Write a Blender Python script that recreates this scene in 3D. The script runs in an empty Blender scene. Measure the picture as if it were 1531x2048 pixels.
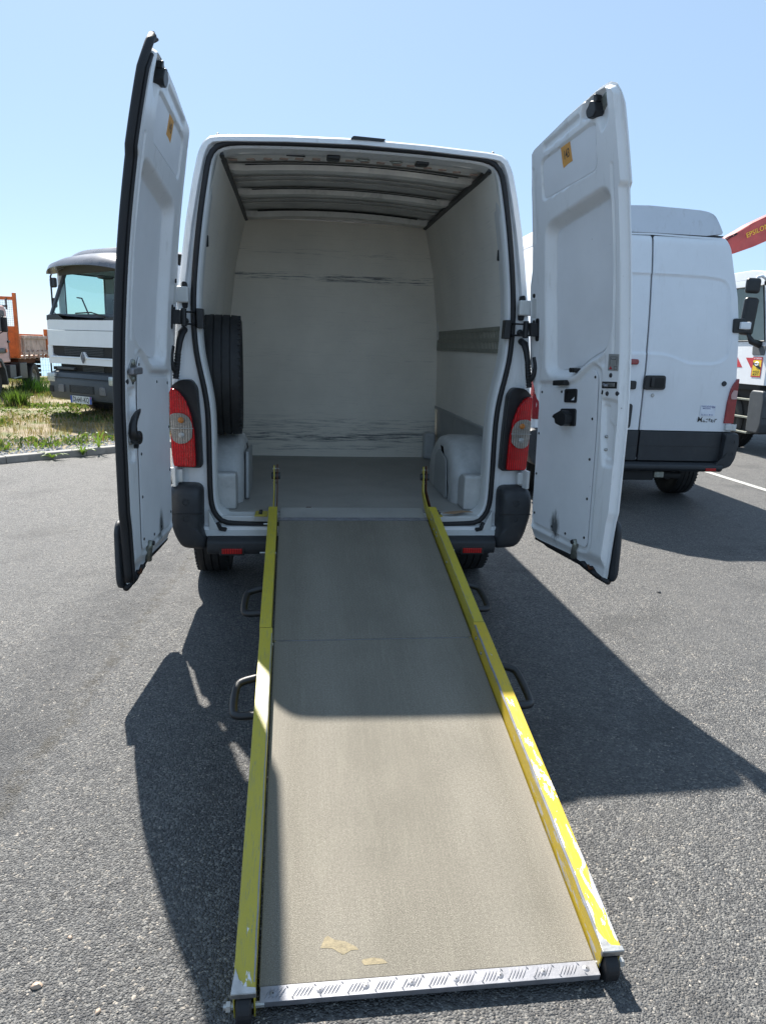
import bpy, math, random
import numpy as np
from mathutils import Vector, Matrix
random.seed(7); np.random.seed(7)
S = bpy.context.scene
COL = S.collection

# ------------------------------------------------------------------ camera, world, sun, exposure
PITCH, ROLL, YAW = 0.22854, 0.032046, 0.128077
CAM = Vector((-0.33455, -3.87465, 1.50129))
fwd = Vector((math.sin(YAW)*math.cos(PITCH), math.cos(YAW)*math.cos(PITCH), -math.sin(PITCH)))
rgt = Vector((math.cos(YAW), -math.sin(YAW), 0)); up = rgt.cross(fwd)
r2 = math.cos(ROLL)*rgt + math.sin(ROLL)*up; u2 = -math.sin(ROLL)*rgt + math.cos(ROLL)*up
cd = bpy.data.cameras.new('camera'); cam = bpy.data.objects.new('camera', cd); COL.objects.link(cam)
cam.matrix_world = Matrix(((r2.x, u2.x, -fwd.x, CAM.x), (r2.y, u2.y, -fwd.y, CAM.y), (r2.z, u2.z, -fwd.z, CAM.z), (0, 0, 0, 1)))
cd.sensor_fit = 'VERTICAL'; cd.sensor_height = 24; cd.lens = 24*1419.35/2048
cd.clip_start = .05; cd.clip_end = 9000
S.camera = cam
w = bpy.data.worlds.new('World'); S.world = w; w.use_nodes = True
wn = w.node_tree.nodes; bg = wn['Background']
sk = wn.new('ShaderNodeTexSky'); sk.sky_type = 'NISHITA'; sk.sun_disc = False
sk.sun_elevation = math.radians(51.5); sk.sun_rotation = math.radians(-14.4)
sk.air_density = .7; sk.dust_density = .5; sk.ozone_density = 3; sk.altitude = 0
mxs = wn.new('ShaderNodeMix'); mxs.data_type = 'RGBA'; mxs.inputs[0].default_value = .70      # thin bright summer haze evens the sky out
w.node_tree.links.new(sk.outputs[0], mxs.inputs[6]); mxs.inputs[7].default_value = (1.86, 2.62, 3.45, 1)
w.node_tree.links.new(mxs.outputs[2], bg.inputs[0]); bg.inputs[1].default_value = .10
sd = bpy.data.lights.new('sun', 'SUN'); sd.energy = 5.0; sd.angle = math.radians(.6); sd.color = (1, .955, .88)
so = bpy.data.objects.new('sun', sd); COL.objects.link(so)
so.rotation_euler = Vector((-.198, .772, 1)).to_track_quat('Z', 'Y').to_euler(); so.location = (-2, 8, 14)
vs = S.view_settings; S.display_settings.display_device = 'sRGB'
vs.view_transform = 'Standard'; vs.look = 'None'; vs.gamma = 1; vs.use_curve_mapping = False
vs.exposure = 1.36

# ------------------------------------------------------------------ node helpers and materials
class NT:
    def __init__(s, name):
        s.m = bpy.data.materials.new(name); s.m.use_nodes = True; s.t = s.m.node_tree; s.n = s.t.nodes
        s.b = s.n['Principled BSDF']; s.out = s.n['Material Output']; s.tc = s.n.new('ShaderNodeTexCoord')
    def l(s, a, b): s.t.links.new(a, b)
    def pos(s, scale=(1, 1, 1), world=False, rot=(0, 0, 0)):
        mp = s.n.new('ShaderNodeMapping'); mp.inputs['Scale'].default_value = scale; mp.inputs['Rotation'].default_value = rot
        if world:
            g = s.n.new('ShaderNodeNewGeometry'); s.l(g.outputs['Position'], mp.inputs[0])
        else: s.l(s.tc.outputs['Object'], mp.inputs[0])
        return mp.outputs[0]
    def noise(s, vec, scale=5, detail=4, rough=.55, dist=0):
        n = s.n.new('ShaderNodeTexNoise'); s.l(vec, n.inputs['Vector']); n.inputs['Scale'].default_value = scale
        n.inputs['Detail'].default_value = detail; n.inputs['Roughness'].default_value = rough; n.inputs['Distortion'].default_value = dist
        return n.outputs['Fac']
    def voro(s, vec, scale=5, feature='F1', out='Distance', rnd=1):
        n = s.n.new('ShaderNodeTexVoronoi'); n.feature = feature; s.l(vec, n.inputs['Vector']); n.inputs['Scale'].default_value = scale
        n.inputs['Randomness'].default_value = rnd
        return n.outputs[out]
    def ramp(s, fac, stops, interp='LINEAR'):
        n = s.n.new('ShaderNodeValToRGB'); n.color_ramp.interpolation = interp; e = n.color_ramp.elements
        while len(e) < len(stops): e.new(.5)
        for k, (p, c) in enumerate(stops):
            e[k].position = p; e[k].color = (c, c, c, 1) if not isinstance(c, (tuple, list)) else (*c, 1)
        s.l(fac, n.inputs[0]); return n.outputs[0]
    def mix(s, fac, a, b, mode='MIX'):
        n = s.n.new('ShaderNodeMix'); n.data_type = 'RGBA'; n.blend_type = mode
        for i, v in ((0, fac), (6, a), (7, b)):
            if isinstance(v, (int, float)): n.inputs[i].default_value = v
            elif isinstance(v, tuple): n.inputs[i].default_value = (*v, 1)
            else: s.l(v, n.inputs[i])
        return n.outputs[2]
    def math(s, op, a, b=0.0, clamp=False):
        n = s.n.new('ShaderNodeMath'); n.operation = op; n.use_clamp = clamp
        for i, v in ((0, a), (1, b)):
            if isinstance(v, (int, float)): n.inputs[i].default_value = v
            else: s.l(v, n.inputs[i])
        return n.outputs[0]
    def xyz(s, world=True):
        n = s.n.new('ShaderNodeSeparateXYZ')
        if world:
            g = s.n.new('ShaderNodeNewGeometry'); s.l(g.outputs['Position'], n.inputs[0])
        else: s.l(s.tc.outputs['Object'], n.inputs[0])
        return n.outputs
    def band(s, v, c, hw):            # 1 at c falling to 0 at distance hw
        d = s.math('ABSOLUTE', s.math('SUBTRACT', v, c)); return s.math('SUBTRACT', 1, s.math('DIVIDE', d, hw), True)
    def bump(s, h, strength=.3, dist=.01, prev=None):
        n = s.n.new('ShaderNodeBump'); n.inputs['Strength'].default_value = strength; n.inputs['Distance'].default_value = dist
        s.l(h, n.inputs['Height'])
        if prev is not None: s.l(prev, n.inputs['Normal'])
        return n.outputs[0]
    def base(s, c):
        if isinstance(c, tuple): s.b.inputs['Base Color'].default_value = (*c, 1)
        else: s.l(c, s.b.inputs['Base Color'])
    def set(s, **k):
        for a, v in k.items():
            i = s.b.inputs[a.replace('_', ' ')]
            if isinstance(v, (int, float)): i.default_value = v
            elif isinstance(v, tuple): i.default_value = (*v, 1)
            else: s.l(v, i)

def basic(name, col, rough=.5, metal=0, var=.12, scale=14, bump=0, spec=None, dirt=0, dirtcol=(.12, .1, .07), coat=0, bscale=200):
    t = NT(name); p = t.pos()
    n = t.noise(p, scale, 5, .6)
    c2 = tuple(x*(1-var) for x in col); c1 = tuple(min(1, x*(1+var*.6)) for x in col)
    c = t.mix(t.ramp(n, [(.3, 0.), (.7, 1.)]), c2, c1)
    if dirt:
        d = t.noise(p, 6, 8, .75, .5)
        c = t.mix(t.ramp(d, [(.52, 0.), (.75, dirt)]), c, dirtcol)
    t.base(c)
    t.set(Roughness=t.math('ADD', t.math('MULTIPLY', n, .16), rough-.08), Metallic=metal)
    if spec is not None: t.set(Specular_IOR_Level=spec)
    if coat: t.set(Coat_Weight=coat, Coat_Roughness=.08)
    if bump: t.l(t.bump(t.noise(p, bscale, 4, .6), bump, .002), t.b.inputs['Normal'])
    return t.m

M = {}
def smear(t, c):
    for pt in ((1.045, -.37, .605), (-.985, -.35, .60)):
        m = t.n.new('ShaderNodeMapping'); g = t.n.new('ShaderNodeNewGeometry'); m.inputs['Location'].default_value = tuple(-v*k for v, k in zip(pt, (6, 22, 11))); m.inputs['Scale'].default_value = (6, 22, 11)
        t.l(g.outputs['Position'], m.inputs[0]); ln = t.n.new('ShaderNodeVectorMath'); ln.operation = 'LENGTH'; t.l(m.outputs[0], ln.inputs[0])
        n = t.noise(t.pos((30, 30, 5), True), 3, 6, .7); k = t.math('SUBTRACT', t.math('ADD', 1.0, t.math('MULTIPLY', t.math('SUBTRACT', n, .5), 1.6)), ln.outputs['Value'])
        c = t.mix(t.ramp(k, [(.0, 0.), (.6, .9)]), c, (.035, .04, .04))
    return c
# aged white body paint with grime
def whitepaint(name, col=(.80, .81, .82), dirt=.5, rough=.33, streak=True):
    t = NT(name); p = t.pos()
    n = t.noise(p, 3, 6, .65); c = t.mix(t.ramp(n, [(.3, 0.), (.75, 1.)]), tuple(x*.93 for x in col), col)
    d = t.noise(t.pos((9, 9, 1.3)) if streak else p, 2.2, 9, .72, .3)
    c = t.mix(t.ramp(d, [(.55, 0.), (.82, dirt)]), c, (.30, .28, .23))
    sp = t.noise(p, 60, 3, .8); c = t.mix(t.ramp(sp, [(.69, 0.), (.76, dirt)]), c, (.16, .14, .11))
    c = smear(t, c); scr = t.noise(t.pos((50, 50, 4)), 6, 6, .8, .3); c = t.mix(t.ramp(scr, [(.66, 0.), (.70, dirt*.8)]), c, (.35, .34, .30))
    t.base(c); t.set(Roughness=t.math('ADD', t.math('MULTIPLY', d, .3), rough-.12), Coat_Weight=.25, Coat_Roughness=.15)
    t.l(t.bump(t.noise(p, 9, 3, .5), .12, .004), t.b.inputs['Normal'])
    return t.m
M['white'] = whitepaint('white_body_paint')
M['white2'] = whitepaint('white_paint_parked_van', (.80, .82, .85), .16, .38)
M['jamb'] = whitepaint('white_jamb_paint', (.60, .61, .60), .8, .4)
M['trim'] = basic('dark_grey_bumper_plastic', (.028, .031, .036), .55, 0, .25, 8, .35, dirt=.35, dirtcol=(.08, .078, .07))
M['rubber'] = basic('black_rubber', (.012, .012, .014), .62, 0, .3, 20, .2)
M['black'] = basic('black_plastic', (.014, .015, .017), .42, 0, .3, 20, .2)
M['dark'] = basic('dark_underbody', (.02, .02, .02), .8, 0, .4, 6)
M['steel'] = basic('worn_steel', (.45, .45, .44), .42, .9, .25, 30, .15, dirt=.5, dirtcol=(.14, .09, .05))
M['raild'] = basic('dull_rail_steel', (.25, .25, .20), .5, .3, .3, 30, .1, dirt=.4)
M['zinc'] = basic('galvanised_steel', (.30, .31, .27), .48, .75, .35, 40, .2, dirt=.5, dirtcol=(.09, .08, .055))
M['rust'] = basic('rusty_steel', (.12, .045, .02), .8, .3, .5, 40, .3)
M['alu'] = basic('aluminium_tread', (.27, .27, .29), .5, .55, .2, 30, .15, dirt=.25, dirtcol=(.25, .24, .22))
M['liner'] = None

def liner(name, col, marks, sca=.26, fia=.5):
    t = NT(name); x = t.xyz()
    c = t.mix(t.ramp(t.noise(t.pos((1, 1, 1), True), 2.2, 6, .6), [(.3, 0.), (.7, 1.)]), tuple(v*.86 for v in col), col)
    # faint dragged scuffs everywhere
    sc = t.noise(t.pos((1.1, 1.1, 34), True), 3.0, 9, .7, 0)
    c = t.mix(t.ramp(sc, [(.56, 0.), (.74, sca)]), c, (.25, .245, .22))
    fine = t.noise(t.pos((3, 3, 60), True), 4, 9, .75, 0)
    c = t.mix(t.ramp(fine, [(.67, 0.), (.73, fia)]), c, (.10, .11, .11))
    dot = t.noise(t.pos((1, 1, 1), True), 34, 3, .7)
    c = t.mix(t.ramp(dot, [(.72, 0.), (.76, .5)]), c, (.12, .12, .10))
    for zc, hw, amt, lo in marks:
        b = t.band(x[2], zc, hw); n = t.noise(t.pos((1.3, 1.3, 24), True), 3.4, 9, .72, 0)
        k = t.math('MULTIPLY', t.ramp(n, [(lo, 0.), (lo+.12, 1.)]), t.ramp(b, [(0., 0.), (.6, amt)]))
        c = t.mix(k, c, (.055, .065, .075))
    if fia < .2: c = smear(t, c)
    t.base(c); t.set(Roughness=.5)
    t.l(t.bump(t.noise(t.pos((1, 1, 3), True), 5, 4), .25, .006), t.b.inputs['Normal'])
    return t.m
M['bulkhead'] = liner('scuffed_bulkhead_board', (.84, .78, .67), [(2.03, .040, .9, .49), (.74, .05, .85, .45), (.80, .16, .45, .5), (.64, .035, .5, .5), (2.22, .035, .4, .52), (1.4, .05, .35, .58)])
M['liner'] = liner('side_lining_board', (.80, .765, .685), [(2.08, .10, .5, .60), (1.1, .08, .25, .58)])
M['doorboard'] = liner('door_lining_board', (.80, .81, .83), [(.60, .05, .5, .62)], .0, .12)

def painted(name, col, metal_col=(.62, .62, .62), amount=.62, rough=.42, dark=(.20, .20, .12)):
    t = NT(name); p = t.pos()
    n = t.noise(p, 3, 5, .6); c = t.mix(t.ramp(n, [(.3, 0.), (.7, 1.)]), tuple(v*.85 for v in col), col)
    s1 = t.noise(t.pos((30, 3.5, 30), rot=(.1, 0, .5)), 5, 8, .7, .6)
    c = t.mix(t.ramp(s1, [(.53, 0.), (.68, .55)]), c, dark)
    s3 = t.noise(t.pos((90, 4, 60), rot=(0, 0, -.7)), 3, 4, .8, .4)
    c = t.mix(t.ramp(s3, [(.60, 0.), (.63, .8)]), c, dark)
    s2 = t.noise(t.pos((14, 3.2, 14)), 3.0, 8, .62, .5)
    y = t.xyz(False)
    k = t.math('ADD', s2, t.math('MULTIPLY', t.ramp(t.math('MULTIPLY', y[1], -.4), [(.55, 0.), (1., 1.)]), .13))
    chip = t.ramp(k, [(amount, 0.), (amount+.015, 1.)])
    c = t.mix(chip, c, metal_col); t.base(c)
    t.set(Roughness=t.math('ADD', t.math('MULTIPLY', n, .2), rough-.1), Metallic=t.math('MULTIPLY', chip, .7))
    t.l(t.bump(t.math('SUBTRACT', t.noise(p, 40, 5), chip), .25, .002), t.b.inputs['Normal'])
    return t.m
M['yellow'] = painted('chipped_yellow_paint', (.47, .385, .035), amount=.76)
M['yellow2'] = painted('badly_chipped_yellow_paint', (.55, .39, .025), amount=.665)
def deckm():
    t = NT('grey_grit_deck'); p = t.pos()
    g = t.noise(p, 420, 2, .7); big = t.noise(p, 3.2, 6, .62, .3); st = t.noise(t.pos((6, 1, 1)), 3, 5, .6)
    c = t.ramp(g, [(.33, (.072, .064, .050)), (.5, (.162, .147, .118)), (.66, (.33, .30, .245))])
    c = t.mix(t.ramp(big, [(.42, .0), (.66, .32)]), c, (.105, .096, .076)); wt_ = t.ramp(t.math('ABSOLUTE', t.math('SUBTRACT', t.math('ABSOLUTE', t.xyz(False)[0]), .22)), [(.03, .30), (.13, 0.)]); c = t.mix(t.math('MULTIPLY', wt_, t.noise(t.pos((3, 1, 1)), 4, 5, .7)), c, (.34, .31, .26)); c = t.mix(t.ramp(st, [(.55, 0.), (.75, .28)]), c, (.25, .235, .185))
    sp = t.noise(t.pos((40, 1.2, 1)), 4, 6, .7); c = t.mix(t.ramp(sp, [(.50, 0.), (.70, .30)]), c, (.28, .265, .21))
    sc = t.noise(t.pos((2, 1.1, 1), rot=(0, 0, .35)), 9, 8, .8, .6); c = t.mix(t.ramp(sc, [(.66, 0.), (.70, .5)]), c, (.07, .062, .05)); g3 = t.noise(p, 130, 3, .75); c = t.mix(t.ramp(g3, [(.40, .35), (.62, 0.)]), c, (.085, .075, .06))
    x = t.xyz(False)
    c = t.mix(t.ramp(t.math('ABSOLUTE', x[0]), [(.33, 0.), (.41, .35)]), c, (.27, .25, .22))
    t.base(c); t.set(Roughness=.85, Specular_IOR_Level=.35)
    t.l(t.bump(g, .35, .0012), t.b.inputs['Normal']); return t.m
M['deck'] = deckm()
def floorm():
    t = NT('grey_van_floor'); n = t.noise(t.pos((1, 1, 1)), 3, 7, .65, .3); f = t.noise(t.pos((20, 2, 1)), 3, 8, .7)
    c = t.mix(t.ramp(n, [(.3, 0.), (.7, 1.)]), (.25, .245, .225), (.34, .33, .305)); c = t.mix(t.ramp(f, [(.5, 0.), (.72, .4)]), c, (.33, .33, .31))
    d = t.noise(t.pos((1, 1, 1)), 40, 5, .8); c = t.mix(t.ramp(d, [(.64, 0.), (.72, .5)]), c, (.05, .045, .04))
    t.base(c); t.set(Roughness=.5); t.l(t.bump(t.noise(t.pos(), 80, 4), .2, .002), t.b.inputs['Normal']); return t.m
M['floor'] = floorm()
M['grey'] = basic('grey_moulded_plastic', (.46, .465, .455), .36, 0, .18, 9, .15, dirt=.4, dirtcol=(.12, .12, .11))
M['grey2'] = basic('darker_grey_panel', (.32, .33, .325), .45, 0, .15, 9, .15, dirt=.3)
M['roof'] = basic('bare_roof_metal', (.58, .57, .54), .45, .1, .25, 5, .2, dirt=.4, dirtcol=(.12, .12, .12))
M['rib'] = basic('roof_rib_paint', (.78, .76, .71), .42, 0, .15, 7, .1, dirt=.5, dirtcol=(.14, .14, .13))
def tyrem():
    t = NT('tyre_rubber'); p = t.pos(); n = t.noise(p, 12, 6, .7)
    t.base(t.mix(t.ramp(n, [(.35, 0.), (.75, 1.)]), (.010, .010, .011), (.026, .026, .026))); t.set(Roughness=.66)
    t.l(t.bump(t.noise(p, 90, 3), .25, .002), t.b.inputs['Normal']); return t.m
M['tyre'] = tyrem()
M['rim'] = basic('painted_steel_rim', (.22, .23, .24), .5, .5, .3, 15, .1, dirt=.5)
M['rimwhite'] = basic('dusty_truck_rim', (.30, .29, .27), .6, .1, .3, 15, .1, dirt=.6)
def redlens(name, col, amp=1.0):
    t = NT(name); wv = t.n.new('ShaderNodeTexWave'); wv.bands_direction = 'X'; t.l(t.pos(), wv.inputs[0]); wv.inputs['Scale'].default_value = 24
    w2 = t.n.new('ShaderNodeTexWave'); w2.bands_direction = 'Z'; t.l(t.pos(), w2.inputs[0]); w2.inputs['Scale'].default_value = 40
    c = t.mix(t.ramp(wv.outputs['Fac'], [(.2, .05), (.7, 1.)]), tuple(v*.40 for v in col), col)
    c = t.mix(t.ramp(t.noise(t.pos((2, 2, 5)), 5, 2), [(.4, .0), (.6, .7)]), c, tuple(v*.5 for v in col))
    t.base(c); t.set(Roughness=.22, Coat_Weight=.15, Coat_Roughness=.08, Specular_IOR_Level=.3)
    t.l(t.bump(t.math('ADD', wv.outputs['Fac'], w2.outputs['Fac']), .22*amp, .003), t.b.inputs['Normal']); return t.m
M['red'] = redlens('red_tail_lens', (.66, .004, .008))
M['clear'] = redlens('clear_tail_lens', (.44, .40, .35), 3.0)
M['bulb'] = basic('amber_bulb', (.45, .16, .03), .25)
M['redflat'] = redlens('red_reflector', (.60, .02, .02), .4)
M['dullred'] = basic('plain_red_lens', (.28, .012, .02), .2, 0, .2, 10, coat=.5)
M['orange'] = basic('weathered_orange_paint', (.50, .13, .025), .55, 0, .35, 5, .2, dirt=.6, dirtcol=(.14, .06, .03))
M['palerust'] = basic('rust_stained_pale_panel', (.50, .37, .31), .65, .05, .45, 4, .2, dirt=.9, dirtcol=(.20, .06, .02))
M['pink'] = basic('faded_pink_paint', (.56, .36, .34), .5, 0, .15, 4, .1, dirt=.25)
M['boom'] = basic('faded_red_boom_paint', (.42, .07, .065), .45, 0, .25, 4, .1, dirt=.3, dirtcol=(.3, .12, .1))
M['truckgrey'] = basic('grey_truck_plastic', (.055, .062, .07), .5, 0, .18, 5, .15, dirt=.25, dirtcol=(.14, .14, .13))
M['visor'] = basic('dark_visor_plastic', (.15, .15, .165), .28, 0, .2, 3, .05)
M['lamp'] = basic('headlamp_glass', (.50, .52, .52), .12, .3, .3, 20, coat=.7)
M['amber'] = basic('amber_beacon', (.75, .16, .02), .2, coat=.5)
M['plate'] = basic('number_plate_white', (.72, .72, .68), .45)
M['blue'] = basic('plate_blue', (.03, .09, .38), .4)
M['ink'] = basic('black_print', (.02, .02, .02), .5)
M['navy'] = basic('navy_print', (.05, .07, .26), .5)
M['paper'] = basic('white_sticker', (.74, .77, .84), .5)
M['olabel'] = basic('orange_paper_label', (.68, .33, .075), .6, 0, .12, 20)
M['silver'] = basic('silver_sticker', (.36, .36, .35), .4, .3)
M['stripered'] = basic('red_stripe_film', (.50, .03, .04), .45)
M['yell'] = basic('yellow_sticker', (.80, .56, .03), .45)
M['card'] = basic('brown_cardboard', (.34, .22, .13), .8, 0, .15, 20, .2)
M['tape'] = basic('old_yellow_tape', (.25, .205, .125), .8, 0, .35, 90, .6, dirt=.9, dirtcol=(.15, .135, .10))
M['interior'] = basic('truck_cab_interior', (.10, .11, .12), .8)
M['fence'] = basic('green_fence_wire', (.10, .20, .17), .5)
M['line'] = basic('worn_white_line', (.36, .36, .34), .8, 0, .3, 30, .3, dirt=.7, dirtcol=(.16, .15, .14))

def glassm(name, tint, gloss=.14):
    t = NT(name); t.n.remove(t.b)
    tr = t.n.new('ShaderNodeBsdfTransparent'); tr.inputs[0].default_value = (*tint, 1)
    gl = t.n.new('ShaderNodeBsdfGlossy'); gl.inputs['Roughness'].default_value = .03
    fr = t.n.new('ShaderNodeLayerWeight'); fr.inputs[0].default_value = .5
    mx = t.n.new('ShaderNodeMixShader'); t.l(t.math('ADD', .06, t.math('MULTIPLY', t.math('POWER', fr.outputs['Facing'], 4), .6)), mx.inputs[0]); t.l(tr.outputs[0], mx.inputs[1]); t.l(gl.outputs[0], mx.inputs[2])
    t.l(mx.outputs[0], t.out.inputs[0]); return t.m
M['glass'] = glassm('windscreen_glass', (.70, .86, .82))

def asphaltm():
    t = NT('asphalt'); pw = t.pos((1, 1, 1), True)
    dist = t.n.new('ShaderNodeTexNoise'); t.l(pw, dist.inputs['Vector']); dist.inputs['Scale'].default_value = 70; dist.inputs['Detail'].default_value = 2
    ad = t.n.new('ShaderNodeMixRGB'); ad.blend_type = 'ADD'; ad.inputs[0].default_value = .006; t.l(pw, ad.inputs[1]); t.l(dist.outputs['Color'], ad.inputs[2]); v = ad.outputs[0]
    vor = t.n.new('ShaderNodeTexVoronoi'); t.l(v, vor.inputs['Vector']); vor.inputs['Scale'].default_value = 155
    v2 = t.n.new('ShaderNodeTexVoronoi'); t.l(v, v2.inputs['Vector']); v2.inputs['Scale'].default_value = 300
    bw = t.n.new('ShaderNodeSeparateColor'); t.l(vor.outputs['Color'], bw.inputs[0])
    c = t.ramp(bw.outputs[0], [(0., (.034, .034, .034)), (.40, (.068, .067, .067)), (.80, (.138, .136, .131)), (.96, (.22, .212, .195)), (1., (.34, .30, .25))])
    big = t.noise(pw, .7, 7, .65, .5); c = t.mix(t.ramp(big, [(.35, 0.), (.65, .6)]), c, (.098, .096, .094))
    mid = t.noise(pw, 9, 5, .65); c = t.mix(t.ramp(mid, [(.52, 0.), (.72, .55)]), c, (.036, .036, .039))
    st = t.noise(pw, 1.9, 3, .5, .2); c = t.mix(t.ramp(st, [(.56, 0.), (.68, .5)]), c, (.036, .035, .034))
    dust = t.noise(t.pos((1, .35, 1), True, (0, 0, .5)), 2.6, 8, .7); c = t.mix(t.ramp(dust, [(.55, 0.), (.75, .4)]), c, (.15, .14, .125))
    # narrow soiled joint running diagonally over the left side
    x = t.xyz(); wob = t.math('MULTIPLY', t.math('SUBTRACT', t.noise(pw, 3, 4), .5), .14)
    ln = t.math('ADD', t.math('ADD', x[0], t.math('MULTIPLY', x[1], -.08)), wob)
    b = t.band(ln, JL, .055); nn = t.noise(pw, 14, 6, .75)
    c = t.mix(t.math('MULTIPLY', t.ramp(b, [(.1, 0.), (.8, 1.)]), t.ramp(nn, [(.44, 0.), (.58, 1.)])), c, (.052, .045, .032))
    dark = t.math('MULTIPLY', t.ramp(t.band(ln, JL-.22, .30), [(0., 0.), (.7, .75)]), t.ramp(nn, [(.30, 0.), (.6, 1.)]))
    c = t.mix(dark, c, (.030, .030, .032))
    t.base(c); t.set(Roughness=t.ramp(bw.outputs[1], [(0., .42), (1., .8)]), Specular_IOR_Level=.55)
    h = t.math('ADD', t.math('MULTIPLY', t.ramp(vor.outputs['Distance'], [(0., 1.), (.75, 0.)]), 1.0), t.math('MULTIPLY', bw.outputs[2], .5))
    h = t.math('ADD', h, t.math('MULTIPLY', v2.outputs['Distance'], -.5)); h = t.math('ADD', h, t.math('MULTIPLY', t.noise(pw, 32, 3), 1.3))
    t.l(t.bump(h, 1.0, .0062), t.b.inputs['Normal']); return t.m
JL = -1.15
M['asphalt'] = asphaltm()
def soilm():
    t = NT('dry_soil'); pw = t.pos((1, 1, 1), True); n = t.noise(pw, 1.6, 7, .65); f = t.noise(pw, 45, 4, .7)
    c = t.mix(t.ramp(n, [(.35, 0.), (.65, 1.)]), (.20, .155, .10), (.29, .235, .16)); c = t.mix(t.ramp(f, [(.45, 0.), (.7, .6)]), c, (.13, .11, .08))
    c = t.mix(t.ramp(t.noise(pw, 2.7, 5, .6), [(.46, 0.), (.60, .75)]), c, (.10, .13, .04))
    t.base(c); t.set(Roughness=.95); t.l(t.bump(f, .8, .02), t.b.inputs['Normal']); return t.m
M['soil'] = soilm()
M['gravel'] = basic('slate_gravel', (.20, .215, .235), .7, 0, .5, 3, .3)
M['concrete'] = basic('kerb_concrete', (.25, .24, .225), .85, 0, .2, 7, .5, dirt=.5, dirtcol=(.12, .11, .10), bscale=120)
def leafm(name, col, tr=.5):
    t = NT(name); n = t.noise(t.pos((1, 1, 1), True), 2.5, 3)
    c = t.mix(t.ramp(n, [(.35, 0.), (.65, 1.)]), tuple(v*.65 for v in col), col); t.base(c)
    t.set(Roughness=.5)
    tl = t.n.new('ShaderNodeBsdfTranslucent'); t.l(t.mix(1., c, (1.0, 1.15, .5), 'MULTIPLY'), tl.inputs[0])
    mx = t.n.new('ShaderNodeMixShader'); mx.inputs[0].default_value = tr
    t.l(t.b.outputs[0], mx.inputs[1]); t.l(tl.outputs[0], mx.inputs[2]); t.l(mx.outputs[0], t.out.inputs[0]); return t.m
M['leaf'] = leafm('green_weed_leaf', (.085, .13, .030)); M['leaf2'] = leafm('fresh_green_leaf', (.13, .19, .045), .40); M['dry'] = leafm('dry_grass', (.30, .22, .10), .35)
M['bush'] = leafm('dark_green_grass', (.04, .095, .018), .35)
def waterm():
    t = NT('sea_water'); t.base((.10, .20, .24)); t.set(Roughness=.25)
    t.l(t.bump(t.noise(t.pos((1, 1, 1), True), .3, 5), .3, .3), t.b.inputs['Normal']); return t.m
M['water'] = waterm()

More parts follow.
